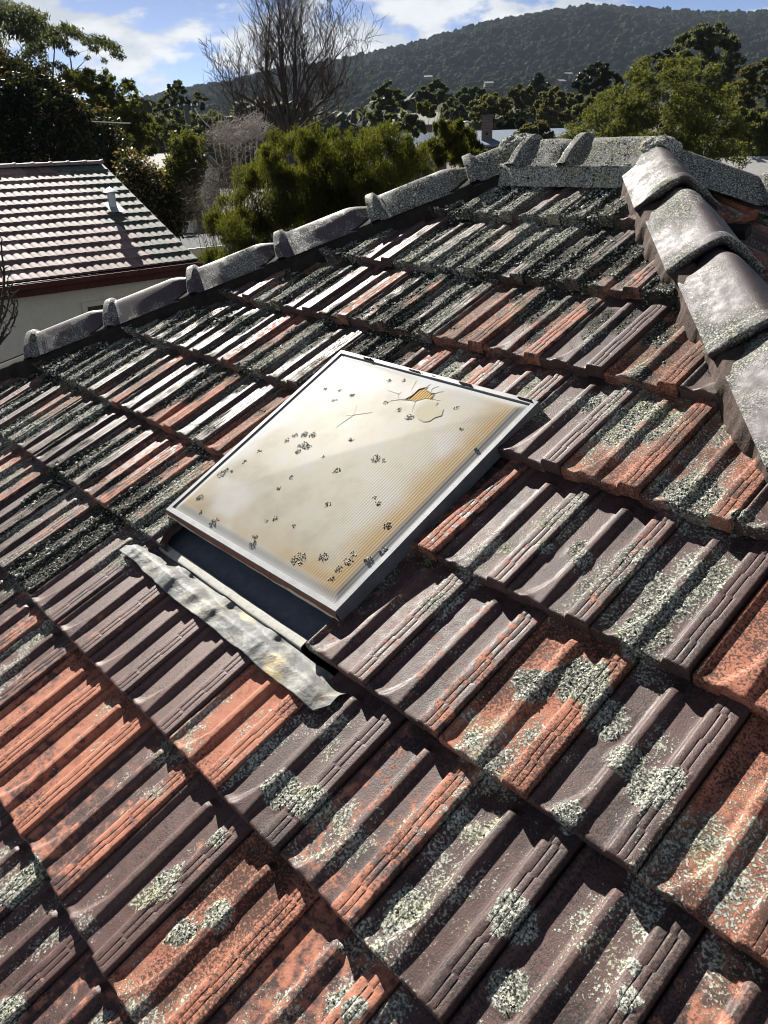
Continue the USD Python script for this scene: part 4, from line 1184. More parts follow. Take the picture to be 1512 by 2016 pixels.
# eucalyptus at the upper left: limbs that carry separate leaf clouds
D = 46.0
b_ = ground_at(60, D); rs = R(5)
gum = thing('gum_tree', b_, 0, 'tall airy eucalyptus with arching pale limbs at the upper left corner', 'tree')
puffs = [(-30, 30, 1.0), (8, 14, .75), (4, 40, .8), (40, 24, .75), (62, 36, .8), (34, 50, .75), (76, 52, .7), (52, 66, .75), (20, 62, .6), (-10, 80, .8), (62, 78, .7), (74, 92, .55), (82, 32, .4), (90, 72, .5), (104, 62, .6), (116, 74, .55), (108, 84, .55), (126, 88, .45), (132, 60, .55), (148, 64, .5), (156, 72, .4), (126, 52, .4),
         (172, 84, .4), (184, 78, .5), (200, 80, .5), (212, 88, .5), (222, 92, .45), (232, 102, .38), (238, 112, .3), (186, 96, .35), (172, 114, .2), (204, 120, .25), (208, 140, .28), (212, 148, .22), (148, 106, .22), (136, 104, .3), (80, 110, .45), (90, 126, .4), (52, 108, .5), (60, 100, .5), (112, 126, .3), (2, 104, .5), (-40, 90, 1.0), (90, 140, .35), (225, 108, .25)]
cl = np.array([[*(at(x, y, D + rs.uniform(-1.6, 1.6)) - b_), r * .92] for x, y, r in puffs])
v, f = leaves(np.c_[cl[:, :3], cl[:, 3] * .9], 9000, .24, .06, rs, .9, .15, .6); put('crown', v, f, L_GUM, gum)
mb = MB()
for rt, tipsel in ((at(30, 150, D) - b_, slice(0, 16)), (at(100, 190, D) - b_, slice(16, 30)), (at(140, 165, D) - b_, slice(22, 38))):
    sel_ = cl[tipsel, :3]
    limbs(mb, (0, 0, 0), sel_, .17, rs, 1.0, bend=.12, top=rt)
mb.put('trunk', M_GUMBARK, gum, smooth=True)


def puff_tree(name, label, base_px, D, puffs, leafmat, n_leaf, leaf, seed, spread=1.0, droop=.5, hollow=.3, barkmat=None, tr=.10, flat=.75, category='tree', group=None):
    rs = R(seed); b_ = ground_at(base_px, D, -.5 if D > 80 else 0.0)
    t = thing(name, b_, 0, label, category, group)
    m = MPP(D)
    cl = np.array([[*(at(x, y, D + rs.uniform(-1, 1) * spread) - b_), r * m] for x, y, r in puffs])
    sub = []
    for c in cl:
        for q in range(6):
            d = rs.normal(size=3); d /= np.linalg.norm(d)
            sub.append([*(c[:3] + d * c[3] * rs.uniform(.35, 1.25) * [1, 1, .8]), c[3] * rs.uniform(.25, .62)])
    v, f = leaves(np.array(sub), int(n_leaf * 1.25), *leaf, rs, droop, .15, flat); put('crown', v, f, leafmat, t)
    mb = MB(); limbs(mb, (0, 0, 0), cl[rs.permutation(len(cl))[:14], :3], tr, rs, .55); mb.put('trunk', barkmat or M_BARK, t, smooth=True)
    return t


puff_tree('wispy_tree', 'light olive wispy tree just right of the eucalyptus limbs, above the dark hedge tree', 170, 42.0, [(135, 152, 16), (152, 148, 18), (168, 150, 18), (180, 162, 18), (150, 172, 22), (172, 180, 22), (195, 175, 20), (205, 190, 20), (190, 200, 24), (215, 208, 22), (230, 222, 22), (205, 220, 24), (235, 240, 22), (215, 245, 24), (245, 262, 20), (225, 265, 24)], L_OLIVE, 9000, (.22, .06), 6, 1.4, .8, .2)
puff_tree('sparse_tree', 'thin see-through young tree against the sky left of the power pole', 255, 40.0, [(222, 158, 9), (232, 165, 10), (246, 178, 8), (252, 162, 9), (262, 172, 9), (266, 188, 9), (240, 190, 10), (255, 200, 11), (268, 204, 8), (236, 210, 12), (250, 225, 16), (262, 235, 18), (275, 225, 14), (285, 245, 18), (270, 260, 20), (295, 265, 20), (310, 255, 16), (300, 285, 20), (265, 285, 18)], L_OLIVE, 4200, (.2, .065), 7, 1.0, .8, .1)
puff_tree('knobbly_gum', 'small dark gum with round leaf knobs against the sky beside the power pole', 345, 85.0, [(338, 172, 7), (348, 166, 7), (356, 170, 7), (360, 178, 6), (332, 180, 6), (345, 184, 7), (332, 192, 6), (342, 198, 7), (352, 194, 6), (362, 196, 7), (370, 202, 6), (356, 204, 7), (338, 208, 8), (350, 214, 9), (322, 204, 6), (312, 210, 6), (302, 216, 6), (365, 214, 8), (335, 222, 10), (318, 224, 9), (384, 190, 6), (392, 188, 6), (402, 194, 6), (386, 202, 6), (396, 206, 7)], L_GUM, 5200, (.3, .14), 8, 1.5, .3, .4, None, .12)
puff_tree('grey_thicket_tree', 'grey-green mass of trees behind the power pole', 340, 70.0, [(310, 240, 16), (330, 238, 16), (350, 236, 16), (395, 236, 16), (412, 240, 18), (320, 256, 18), (345, 256, 18), (400, 258, 18), (420, 262, 18), (310, 275, 18), (335, 278, 20), (352, 285, 16), (405, 280, 20), (430, 285, 20), (365, 262, 14), (290, 272, 14), (440, 250, 20), (450, 275, 20)], L_GREY, 6500, (.3, .15), 9, 2.0, .3, .4)

# the large bare tree
D = 29.0
b_ = ground_at(580, D); rs = R(10); m = MPP(D)
bare = thing('bare_tree', b_, 0, 'large leafless tree with many upright twigs standing behind the green bush', 'tree')
upx = np.array([0, 0, 1.0]); sidev = -np.cross(ray(580, 200), upx) * -1; sidev /= np.linalg.norm(sidev); sidev *= np.sign((sidev @ RW)[0]); fw = np.cross(upx, sidev)
trunk_m, limb_m, twig_m = MB(), MB(), MB()
fork0 = at(572, 262, D) - b_
trunk_m.tube([[0, 0, 0], fork0 * .5 + [.05, 0, 0], fork0], [.24, .2, .17], 9)


def grow(p, d, ln, r, lev):
    n = 6 if lev < 2 else 5
    pts = [p]; dd = d.copy()
    for i in range(n):
        dd = dd + rs.normal(0, .10 if lev < 2 else .15, 3) + upx * (.025 if lev < 1 else .10); dd /= np.linalg.norm(dd)
        pts.append(pts[-1] + dd * ln / n)
    pts = np.array(pts)
    rr = np.linspace(r, r * (.5 if lev < 3 else .35), n + 1)
    (limb_m if lev < 2 else twig_m).tube(pts, rr, 6 if lev < 2 else (4 if lev == 2 else 3), cap=False)
    if lev >= 4:
        return
    kids = [6, 6, 4, 3][lev]
    for q in range(kids):
        s = rs.uniform(.22, 1.0) if q else 1.0
        i = min(int(s * n), n - 1); c = pts[i] + (pts[i + 1] - pts[i]) * (s * n - i)
        out = rs.normal(size=3); out -= out @ dd * dd; out /= np.linalg.norm(out)
        nd = dd * .72 + out * (.72 if lev < 3 else .8) + upx * .25; nd /= np.linalg.norm(nd)
        grow(c, nd, ln * rs.uniform(.42, .66), max(rr[i] * rs.uniform(.42, .6), .0070), lev + 1)


for px_, py_, q in ((440, 150, .0), (480, 70, .3), (530, 40, -.4), (575, 20, .5), (610, 10, -.2), (650, 60, .4), (690, 120, -.3), (425, 210, .3), (715, 165, .2), (600, 90, -.9), (545, 120, .9), (640, 170, -.8), (500, 200, -.6), (670, 225, .6), (460, 235, .7)):
    tip = at(px_, py_, D) - b_ + fw * q * 1.6
    d = tip - fork0; ln = np.linalg.norm(d)
    if ln > .2:
        d0 = d / ln
        grow(fork0 + rs.normal(0, .06, 3), d0, ln * .80, .075 * rs.uniform(.7, 1.1), 0)
trunk_m.put('trunk', M_BARK, bare, smooth=True); limb_m.put('limbs', M_TWIG, bare, smooth=True); twig_m.put('twigs', M_TWIG, bare, smooth=True)


# thickets of bare stems
def thicket(name, label, base, D, spots, n, ln, mat, seed, r=.007, z0=0.0):
    rs = R(seed); b_ = ground_at(base, D, z0); t = thing(name, b_, 0, label, 'shrub'); mb = MB()
    for q in range(n):
        x, y, sp = spots[rs.integers(len(spots))]
        p = at(x + rs.normal(0, sp), y + rs.normal(0, sp), D + rs.normal(0, .6)) - b_
        d = rs.normal(0, .75, 3) + [0, 0, .45]; d /= np.linalg.norm(d)
        pts = [p]
        for i in range(4):
            d = d + rs.normal(0, .28, 3); d /= np.linalg.norm(d); pts.append(pts[-1] + d * ln * rs.uniform(.6, 1.2) / 4)
        mb.tube(pts, np.linspace(r, r * .4, 5), 3, cap=False)
        if q % 45 == 0:
            mb.tube([[p[0] * .3, p[1] * .3, 0], p * .6 + rs.normal(0, .1, 3), p], [r * 2.2, r * 1.6, r], 3, cap=False)
    mb.put('stems', mat, t, smooth=True)
    return t


thicket('dry_thicket', 'tangle of dry grey bare stems below the bare tree, left of the green bush', 430, 21.0, [(430, 360, 20), (450, 345, 20), (460, 365, 24), (410, 390, 24), (435, 410, 22), (400, 435, 20), (425, 445, 18), (465, 330, 18), (388, 405, 18)], 1000, .42, M_TWIG, 11, .0055)
thicket('pale_thicket', 'pale silvery dry shrub in the sun at the foot of the bare tree', 460, 24.0, [(440, 262, 12), (455, 270, 14), (475, 262, 14), (490, 255, 12), (505, 262, 12), (425, 275, 10), (470, 285, 14), (505, 255, 10)], 700, .42, M_PALE_TWIG, 12)
# the twigs at the left edge of the picture
D = 9.5
rs = R(13); b_ = ground_at(-10, D); tw = thing('bare_shrub', b_, 0, 'dark bare twiggy shrub at the left edge in front of the cream wall', 'shrub'); mb = MB()
for chain in ([(-30, 760), (-12, 690), (8, 652), (22, 626), (28, 600), (30, 575)], [(-12, 690), (14, 660), (26, 640), (34, 612), (33, 588)], [(-20, 720), (-4, 640), (6, 590), (8, 540), (4, 500), (3, 470)], [(-4, 640), (14, 610), (18, 585), (14, 560), (16, 545)], [(6, 590), (20, 570), (26, 555)], [(-20, 700), (-6, 660), (2, 640), (8, 620)],
              [(8, 540), (-4, 520), (-8, 490)], [(14, 610), (6, 600), (2, 585)], [(22, 626), (34, 622)], [(28, 600), (22, 590), (20, 578)], [(-12, 690), (-2, 675), (4, 664), (5, 668)]):
    pts = np.array([at(x, y, D + .12 * math.sin(x * .3 + y * .05)) - b_ for x, y in chain])
    fine = np.array([np.interp(np.linspace(0, len(pts) - 1, 4 * len(pts)), range(len(pts)), pts[:, q]) for q in range(3)]).T + rs.normal(0, .004, (4 * len(pts), 3))
    mb.tube(fine, np.linspace(.022 if chain[0][1] > 700 else .014, .006, len(fine)), 5)
    for q in range(3, len(fine), 2):
        e = fine[q] + rs.normal(0, .035, 3) + [0, 0, .03]
        mb.tube([fine[q], (fine[q] + e) / 2 + rs.normal(0, .005, 3), e], [.006, .005, .003], 4, cap=False)
mb.tube([[0, 0, 0], (at(-30, 760, D) - b_) * .6, at(-30, 760, D) - b_], [.05, .04, .022], 6)
mb.put('stems', M_TWIG, tw, smooth=True)

# the bright green bushes right behind the left hip
D = 13.5
for nm, lab, base, D, puffs, n, sd in (
        ('green_bush', 'big bright green feathery bush right behind the left hip of the roof', 640, 13.5,
         [(470, 400, 40), (440, 450, 36), (425, 490, 30), (480, 470, 40), (520, 440, 46), (500, 350, 36), (530, 300, 28), (560, 290, 30), (520, 330, 34), (575, 268, 22), (600, 300, 36), (640, 300, 36), (655, 290, 24), (680, 278, 24), (690, 300, 34), (730, 285, 30), (750, 270, 22), (770, 290, 30), (800, 300, 30), (820, 310, 30), (560, 360, 50), (620, 370, 54), (680, 360, 54), (740, 350, 50), (790, 340, 40), (560, 430, 50), (620, 430, 50), (690, 400, 50), (750, 380, 44), (590, 256, 14), (700, 262, 14), (810, 280, 20), (420, 520, 26), (455, 500, 34), (830, 330, 26)], 52000, 21),
        ('green_bush', 'smaller bright green feathery bush left of the blue-grey roof with the chimney', 885, 15.5,
         [(850, 280, 22), (872, 266, 20), (895, 255, 18), (880, 290, 26), (905, 280, 24), (925, 285, 22), (940, 290, 16), (862, 300, 22), (900, 305, 24), (930, 305, 20), (888, 248, 10), (862, 255, 10), (910, 262, 14)], 15000, 22)):
    rs = R(sd); b_ = ground_at(base, D); m = MPP(D); t = thing(nm, b_, 0, lab, 'bush')
    cl0 = np.array([[*(at(x, y, D + rs.uniform(-.7, .5)) - b_), r * m] for x, y, r in puffs])
    sub = []
    for c in cl0:
        k_ = max(4, int(c[3] * 26))
        dd = rs.normal(size=(k_, 3)); dd /= np.linalg.norm(dd, axis=1, keepdims=True)
        sub += [[*(c[:3] + q_ * c[3] * rs.uniform(.2, 1.05)), c[3] * rs.uniform(.30, .62)] for q_ in dd]
    sub = np.array(sub)
    v, f = leaves(sub, int(n * 2.1), .075, .012, rs, -1.6, .05); put('foliage', v, f, L_BUSH, t)
    mb = MB(); limbs(mb, (0, 0, 0), cl0[:, :3], .07, rs, .3)
    for q in range(150):
        c = sub[rs.integers(len(sub))]; e = c[:3] + rs.normal(0, .05, 3) + [0, 0, c[3] * 1.5]
        mb.tube([c[:3] - [0, 0, c[3] * 1.6], c[:3], e], [.006, .004, .002], 3, cap=False)
    mb.put('stems', M_BARK, t, smooth=True)

# trees on the right
puff_tree('willow_tree', 'broad light olive tree behind the short ridge of the roof', 1270, 34.0, [(1110, 285, 26), (1140, 262, 28), (1170, 245, 30), (1190, 215, 30), (1215, 190, 30), (1240, 165, 28), (1270, 150, 26), (1300, 140, 26), (1330, 138, 24), (1360, 150, 26), (1385, 165, 26), (1405, 185, 26), (1415, 215, 28), (1425, 245, 30), (1435, 275, 30), (1230, 225, 40), (1270, 200, 42), (1310, 185, 42), (1350, 190, 42), (1380, 215, 42), (1200, 270, 40), (1250, 270, 44), (1300, 250, 46), (1350, 255, 46), (1400, 275, 42), (1150, 290, 34), (1330, 125, 14), (1440, 300, 30), (1395, 300, 40), (1320, 300, 40), (1120, 305, 24)], L_OLIVE, 30000, (.15, .045), 30, 2.2, .6, .25, tr=.2)
puff_tree('tall_gum', 'tall lumpy eucalyptus standing highest among the trees on the right', 1400, 85.0, [(1360, 72, 16), (1385, 64, 16), (1405, 66, 16), (1425, 78, 15), (1440, 92, 14), (1345, 88, 14), (1375, 88, 18), (1400, 95, 18), (1430, 108, 16), (1352, 110, 14), (1338, 100, 9), (1375, 118, 18), (1402, 122, 18), (1425, 130, 15), (1445, 128, 12), (1395, 145, 18), (1420, 150, 16), (1380, 140, 14), (1410, 170, 16), (1395, 168, 14), (1455, 140, 9), (1430, 165, 12), (1415, 185, 14), (1400, 190, 12), (1420, 200, 14)], L_GREY, 13000, (.34, .16), 31, 2.5, .3, .5, M_GUMBARK, .3)
puff_tree('brown_gum', 'brownish open-crowned gum at the right edge of the picture', 1490, 70.0, [(1450, 170, 14), (1468, 150, 14), (1485, 135, 14), (1505, 130, 14), (1470, 175, 16), (1490, 160, 16), (1510, 160, 16), (1460, 195, 16), (1480, 190, 16), (1500, 188, 16), (1530, 150, 20), (1530, 190, 20), (1450, 210, 14), (1475, 212, 16)], L_BROWN, 7000, (.3, .12), 32, 2, .3, .35)
puff_tree('leafy_tree', 'mid green round tree low at the right edge below the brown gum', 1490, 50.0, [(1450, 235, 16), (1470, 228, 16), (1490, 235, 18), (1510, 240, 18), (1460, 255, 20), (1485, 258, 22), (1510, 262, 22), (1470, 280, 22), (1500, 285, 24), (1530, 250, 24), (1530, 285, 24), (1480, 305, 24), (1510, 310, 24), (1440, 262, 14)], L_OLIVE, 9000, (.2, .09), 33, 1.6, .4, .35)
puff_tree('dark_tree', 'dark rounded tree with a high knob left of the light olive tree', 1185, 100.0, [(1165, 142, 10), (1180, 132, 10), (1192, 140, 11), (1150, 155, 11), (1170, 156, 14), (1195, 158, 14), (1215, 162, 12), (1140, 170, 11), (1160, 176, 14), (1185, 178, 15), (1210, 180, 14), (1222, 172, 9), (1150, 190, 12), (1200, 196, 14)], L_DARK, 8500, (.36, .2), 34, 2.5, .2, .5)
puff_tree('dark_tree', 'dark flat-topped tree between the tall gum and the light olive tree', 1300, 110.0, [(1268, 128, 8), (1282, 118, 9), (1298, 112, 9), (1315, 108, 9), (1328, 112, 8), (1290, 130, 12), (1310, 126, 12), (1328, 128, 10), (1262, 142, 9), (1280, 146, 12), (1300, 146, 14)], L_DARK, 6000, (.36, .2), 35, 2.5, .2, .5)
# the belt of trees over the valley, each its own shape
belt = [('round_tree', 'brown-green dome-shaped tree standing over the chimney', 975, 95, [(945, 205, 12), (958, 196, 12), (972, 192, 12), (988, 198, 12), (1000, 208, 11), (940, 218, 12), (960, 214, 14), (980, 214, 14), (1000, 224, 12), (1010, 220, 8), (950, 232, 14), (975, 234, 14), (1000, 240, 12)], L_BROWN, 41),
        ('round_tree', 'bluish grey crown left of the dome-shaped tree', 900, 120, [(880, 210, 10), (892, 204, 9), (905, 212, 10), (915, 220, 10), (895, 222, 12), (880, 228, 12), (910, 236, 12)], L_GREY, 42),
        ('round_tree', 'tall split-crowned gum in the middle of the tree belt', 855, 140, [(838, 180, 8), (850, 170, 8), (862, 166, 8), (870, 174, 8), (845, 190, 8), (866, 186, 8), (855, 198, 8), (868, 198, 6), (828, 186, 7), (822, 194, 6)], L_GUM, 43),
        ('round_tree', 'dark spreading tree at the left end of the tree belt, behind the bare twigs', 765, 110, [(748, 180, 9), (765, 174, 10), (780, 180, 9), (742, 196, 12), (762, 194, 13), (785, 196, 11), (750, 214, 13), (775, 214, 13), (795, 208, 9), (740, 230, 13), (765, 232, 14), (790, 230, 12)], L_GUM, 44),
        ('round_tree', 'olive brown tree with a broken outline right of the dome-shaped tree', 1035, 120, [(1010, 180, 8), (1024, 174, 8), (1038, 178, 8), (1018, 190, 9), (1036, 192, 10), (1052, 196, 9), (1028, 206, 10), (1048, 212, 11), (1030, 224, 10)], L_BROWN, 45),
        ('round_tree', 'broad dark tree in the right half of the tree belt', 1090, 105, [(1070, 190, 10), (1085, 184, 10), (1102, 186, 10), (1118, 192, 9), (1062, 204, 11), (1082, 204, 13), (1104, 206, 13), (1122, 210, 10), (1070, 222, 13), (1095, 224, 14), (1120, 228, 12), (1080, 240, 12)], L_BROWN, 46),
        ('round_tree', 'silvery round-headed tree beside the light olive tree', 1165, 80, [(1130, 205, 10), (1145, 196, 11), (1162, 192, 11), (1178, 198, 11), (1192, 206, 9), (1138, 216, 13), (1160, 212, 14), (1182, 216, 12), (1150, 228, 12), (1172, 230, 12)], L_GREY, 47),
        ('round_tree', 'bushy brown tree between the blue-grey roof and the short ridge', 1060, 58, [(1025, 262, 12), (1040, 252, 12), (1055, 246, 12), (1070, 252, 12), (1082, 262, 10), (1030, 276, 14), (1050, 268, 16), (1072, 274, 14), (1040, 288, 14), (1065, 288, 14)], L_BROWN, 48),
        ('round_tree', 'small pale tree in front of the tall split-crowned gum', 838, 90, [(826, 215, 7), (836, 208, 7), (848, 212, 7), (832, 222, 8), (845, 224, 8)], L_OLIVE, 49),
        ('round_tree', 'grey tree with a flat top behind the dome-shaped tree', 925, 170, [(905, 185, 7), (918, 180, 7), (932, 178, 7), (945, 182, 7), (912, 195, 8), (930, 192, 9), (948, 196, 8), (922, 204, 8)], L_GUM, 50),
        ('round_tree', 'low dark tree at the left end of the belt above the green bush', 810, 75, [(790, 240, 11), (805, 234, 11), (820, 238, 11), (798, 252, 12), (815, 254, 12), (775, 248, 12), (830, 250, 10), (760, 255, 12)], L_GREY, 51),
        ('round_tree', 'dark low tree right of the dome-shaped tree above the blue-grey roof', 1000, 75, [(985, 248, 8), (998, 240, 9), (1012, 236, 9), (1022, 244, 9), (1008, 250, 9), (1026, 252, 8)], L_DARK, 52)]
for nm, lab, bx, D, puffs, mt, sd in belt:
    puff_tree(nm, lab, bx, float(D), puffs, mt, 4200, (.0042 * D, .0024 * D), sd, 2.5, .3, .5, tr=.15)
# the conifer
D = 160.0; b_ = ground_at(1053, D, -2.0); rs = R(60)
con = thing('conifer_tree', b_, 0, 'dark pointed conifer rising above the tree belt', 'tree')
zt, zb = z_at(1053, 146, D) + 2.0, z_at(1053, 195, D) + 2.0
cl = np.array([[rs.normal(0, 1) * (.12 + 1.25 * s), rs.normal(0, 1) * (.12 + 1.25 * s), zt - s * (zt - zb), .35 + .5 * s] for s in np.repeat(np.linspace(0, 1, 22), 3)])
v, f = leaves(cl, 4200, .6, .22, rs, .6, .3, .5); put('crown', v, f, L_DARK, con)
MB().tube([[0, 0, 0], [0, 0, zt - .2]], [.35, .04], 6).put('trunk', M_BARK, con, smooth=True)

# forest, beyond counting
def forest_proto(path, seed, mat, n=15, tri=1):
    rs = R(seed); vs, fs, k_ = [], [], 0
    for q in range(n):
        b = trimesh.creation.icosphere(subdivisions=tri, radius=1.0)
        r = rs.uniform(.20, .36); d = rs.normal(size=3); d /= np.linalg.norm(d); d[2] = abs(d[2]) * 1.1 - .25
        v = b.vertices * (.7 + .6 * meshkit.noise(b.vertices * 2.3 + q * 3.1, seed))[:, None] * r + d * [.42, .42, .55] + [0, 0, .62]
        vs.append(v); fs.append(b.faces + k_); k_ += len(v)
    V_ = np.vstack(vs); F_ = np.vstack(fs)
    lv, lf = leaves(np.c_[V_[rs.choice(len(V_), 160)], np.full(160, .09)], 420, .12, .07, rs, 0, .6)
    usdkit.mesh(stage, path, (np.vstack([V_, lv]), np.vstack([F_, lf + len(V_)])), mat)
    return path


def forest(name, label, pts, sizes, seed, mats):
    rs = R(seed)
    pi = UsdGeom.PointInstancer.Define(stage, '/World/' + name)
    protos = [forest_proto(f'/World/{name}/tree_crown_{q:03d}', seed + q, mt) for q, mt in enumerate(mats)]
    pi.CreatePrototypesRel().SetTargets([Sdf.Path(x) for x in protos])
    n = len(pts)
    pi.CreateProtoIndicesAttr(Vt.IntArray.FromNumpy(rs.integers(0, len(mats), n).astype(np.int32)))
    pi.CreatePositionsAttr(Vt.Vec3fArray.FromNumpy(np.asarray(pts, np.float32)))
    ang = rs.uniform(0, np.pi, n)
    pi.CreateOrientationsAttr(Vt.QuathArray([Gf.Quath(float(math.cos(a)), 0.0, 0.0, float(math.sin(a))) for a in ang]))
    pi.CreateScalesAttr(Vt.Vec3fArray.FromNumpy((sizes[:, None] * rs.uniform(.8, 1.2, (n, 3))).astype(np.float32)))
    tag(pi.GetPrim(), label, 'forest', None, 'stuff')


rs = R(70)
n = 26000
az_ = rs.uniform(c_az.min() + .15, c_az.max() - .2, n)
d_ = np.sqrt(rs.uniform(660 ** 2, 1990 ** 2, n))
z_ = hill_z(az_, d_)
pts = np.c_[EYE[0] + d_ * np.sin(az_), EYE[1] + d_ * np.cos(az_), z_]
q_ = (pts - EYE) @ RW; xv = 756 + FOCAL * q_[:, 0] / q_[:, 2]
sel = (xv > -120) & (xv < 1640)
forest('hill_forest', 'dark eucalyptus forest covering the whole hillside', pts[sel], rs.uniform(9, 16, sel.sum()), 71, [L_FAR, L_FAR2, L_FAR3, L_FAR2, L_FAR])
n = 5200
az_ = rs.uniform(math.radians(-82), math.radians(-14), n); d_ = np.sqrt(rs.uniform(150 ** 2, 720 ** 2, n))
pts = np.c_[EYE[0] + d_ * np.sin(az_), EYE[1] + d_ * np.cos(az_), np.full(n, -5.0) + 1.0 * (d_ < 250)]
# heights kept near the eye line, as the tops of the far trees run along it
sz = rs.uniform(6.5, 11.5, n) * (1 + (d_ - 150) / 1400)
forest('valley_forest', 'belt of mixed suburban trees between the houses and the foot of the hill', pts, sz, 75, [L_GUM, L_BROWN, L_GREY, L_FAR])

# ------------------------------------------------------------------ the neighbour's house
M_NTILE = material('pink_concrete_tile_look', {
    'a': ('attribute', {'attribute': 'moss'}), 'at': ('attribute', {'attribute': 'tint'}), 'g': ('geometry', {}), 'n': ('noise_texture', {'scale': 7.0, 'detail': 5.0, 'roughness': .7}), 'm': ('noise_texture', {'scale': 38.0, 'detail': 4.0, 'roughness': .7}),
    'mx': ('mix_float', {'fac': .5}), 'm2': ('mix_float', {'fac': .4}),
    'c': ('rgb_ramp', {'ramp': [(.30, (.095, .058, .050)), (.5, (.185, .115, .100)), (.66, (.33, .25, .225))]}),
    'mc': ('rgb_ramp', {'ramp': [(.38, (.020, .026, .018)), (.52, (.055, .066, .045)), (.62, (.20, .21, .17)), (.72, (.40, .40, .36))]}),
    's': ('math', {'math_type': 'multiply_add', 'value2': .7}), 't': ('map_range', {'range_type': 'smoothstep', 'from_min': .80, 'from_max': .95}), 'x': ('mix', {'mix_type': 'mix'}),
    'p': ('principled_bsdf', {'roughness': .75})},
    [('g.position', 'n.vector'), ('g.position', 'm.vector'), ('n.fac', 'mx.a'), ('m.fac', 'mx.b'), ('mx.result', 'm2.a'), ('at.fac', 'm2.b'), ('m2.result', 'c.fac'), ('m.fac', 'mc.fac'), ('n.fac', 's.value1'), ('a.fac', 's.value3'), ('s.value', 't.value'), ('t.result', 'x.fac'), ('c.color', 'x.color1'), ('mc.color', 'x.color2'), ('x.color', 'p.base_color')])
M_FASCIA = rough_material('oxblood_fascia_look', [(.045, .010, .010), (.065, .016, .014), (.085, .024, .020)], 3.0, .0005, .5)
M_RENDER = rough_material('cream_wall_look', [(.50, .455, .37), (.56, .51, .42), (.60, .555, .46)], 2.5, .001, .9)
M_TRIM = simple('cream_window_trim_look', (.52, .48, .38), .5)
M_PANE = material('dark_window_look', {'p': ('principled_bsdf', {'base_color': (.015, .018, .02), 'roughness': .06, 'specular_ior_level': .6})}, [])
M_STEEL = simple('weathered_steel_look', (.42, .43, .44), .42, .6)
M_WHITE = rough_material('white_sheet_roof_look', [(.24, .235, .225), (.29, .285, .275), (.33, .325, .315)], 2.0, .0005, .8)
M_BLUE = rough_material('blue_grey_sheet_roof_look', [(.10, .135, .18), (.135, .175, .23), (.17, .21, .265)], 1.2, .0005, .75)
M_DARKROOF = simple('dark_flat_roof_look', (.022, .026, .034), .85, 0.0, .08)
M_BRICK = material('brown_brick_look', {'tc': ('geometry', {}), 'mp': ('mapping', {'mapping_type': 'point', 'rotation': (math.pi / 2, 0, 0)}), 'b': ('brick_texture', {'color1': (.11, .065, .05), 'color2': (.075, .046, .038), 'mortar': (.13, .115, .10), 'scale': 1.0, 'brick_width': .23, 'row_height': .086, 'mortar_size': .01}), 'p': ('principled_bsdf', {'roughness': .9})},
                   [('tc.position', 'mp.vector'), ('mp.vector', 'b.vector'), ('b.color', 'p.base_color')])
M_POLE = rough_material('pole_timber_look', [(.05, .055, .05), (.085, .09, .082), (.12, .125, .115)], 3.0, .002, .85)
M_WIRE = simple('wire_look', (.02, .02, .02), .9, 0.0, .05)
M_BRIGHT = simple('bright_aluminium_look', (.75, .76, .77), .25, .8)

NB_D, NQ, NLEN = 21.6, math.radians(24.7), 4.5
R0 = at(200, 320, NB_D)                            # gable end of the ridge
n_dn = np.array([math.cos(NQ), 0, -math.sin(NQ)])  # down the slope that faces us (+x)
n_al = np.array([-.02, -1.0, 0]); n_al /= np.linalg.norm(n_al)  # along the ridge, away from the gable
n_up = np.array([math.sin(NQ), 0, math.cos(NQ)])
GR_Z = 0.2
house = thing('neighbour_house', (R0[0], R0[1], GR_Z), 0, 'cream house with pinkish tiled roof and dark red fascia at left', 'house')
HO = np.array([R0[0], R0[1], GR_Z])
rs = R(80)
TW, TG = .315, NLEN / 13
prof_u = np.array([0, .035, .075, .115, .15, .158, .19, .23, .27, .31]) * TW / .31
prof_h = np.array([0, .006, .012, .012, .005, .0, .006, .012, .012, .002])
for row in range(13):
    for col in range(30):
        u0 = col * TW - (TW / 2 if row % 2 else 0) * 0
        s0 = NLEN - row * TG                         # distance of the lower edge from the ridge
        mid = R0 + n_al * (u0 + TW / 2) + n_dn * s0
        if not in_view(mid[None], 30):
            continue
        srow = np.array([.004, 0.0, .004, TG * .5, TG + .03]); drop = np.array([-.034, -.006, 0, -.016, -.036])
        U2, S2 = np.meshgrid(prof_u, srow)
        H2 = np.broadcast_to(prof_h, U2.shape) + drop[:, None]
        H2 = np.where(np.arange(5)[:, None] == 0, prof_h[None] * .5 - .036, H2)
        lift = rs.normal(0, .002)
        P = R0 - HO + n_al * 1 * (u0 + U2)[..., None] + n_dn * (s0 - S2)[..., None] + n_up * (H2 + lift)[..., None]
        f = grid_faces(len(prof_u), 5)
        if np.dot(np.cross(n_al, -n_dn), n_up) < 0:
            f = f[:, ::-1]
        dist_gable = u0
        ms = .66 - .62 * sstep(.45, 1.35 + .35 * math.sin(row * 1.7) + .2 * (row % 3), dist_gable) + rs.normal(0, .07) + (.12 if row == 12 and col < 14 else 0)
        put('roof_tile', P.reshape(-1, 3), f, M_NTILE, house, smooth=40) if False else put('roof_tile', P.reshape(-1, 3), f, M_NTILE, house, smooth=False, prim={'moss': np.full(P[..., 0].size, ms), 'tint': np.full(P[..., 0].size, rs.uniform(.25, .75))})
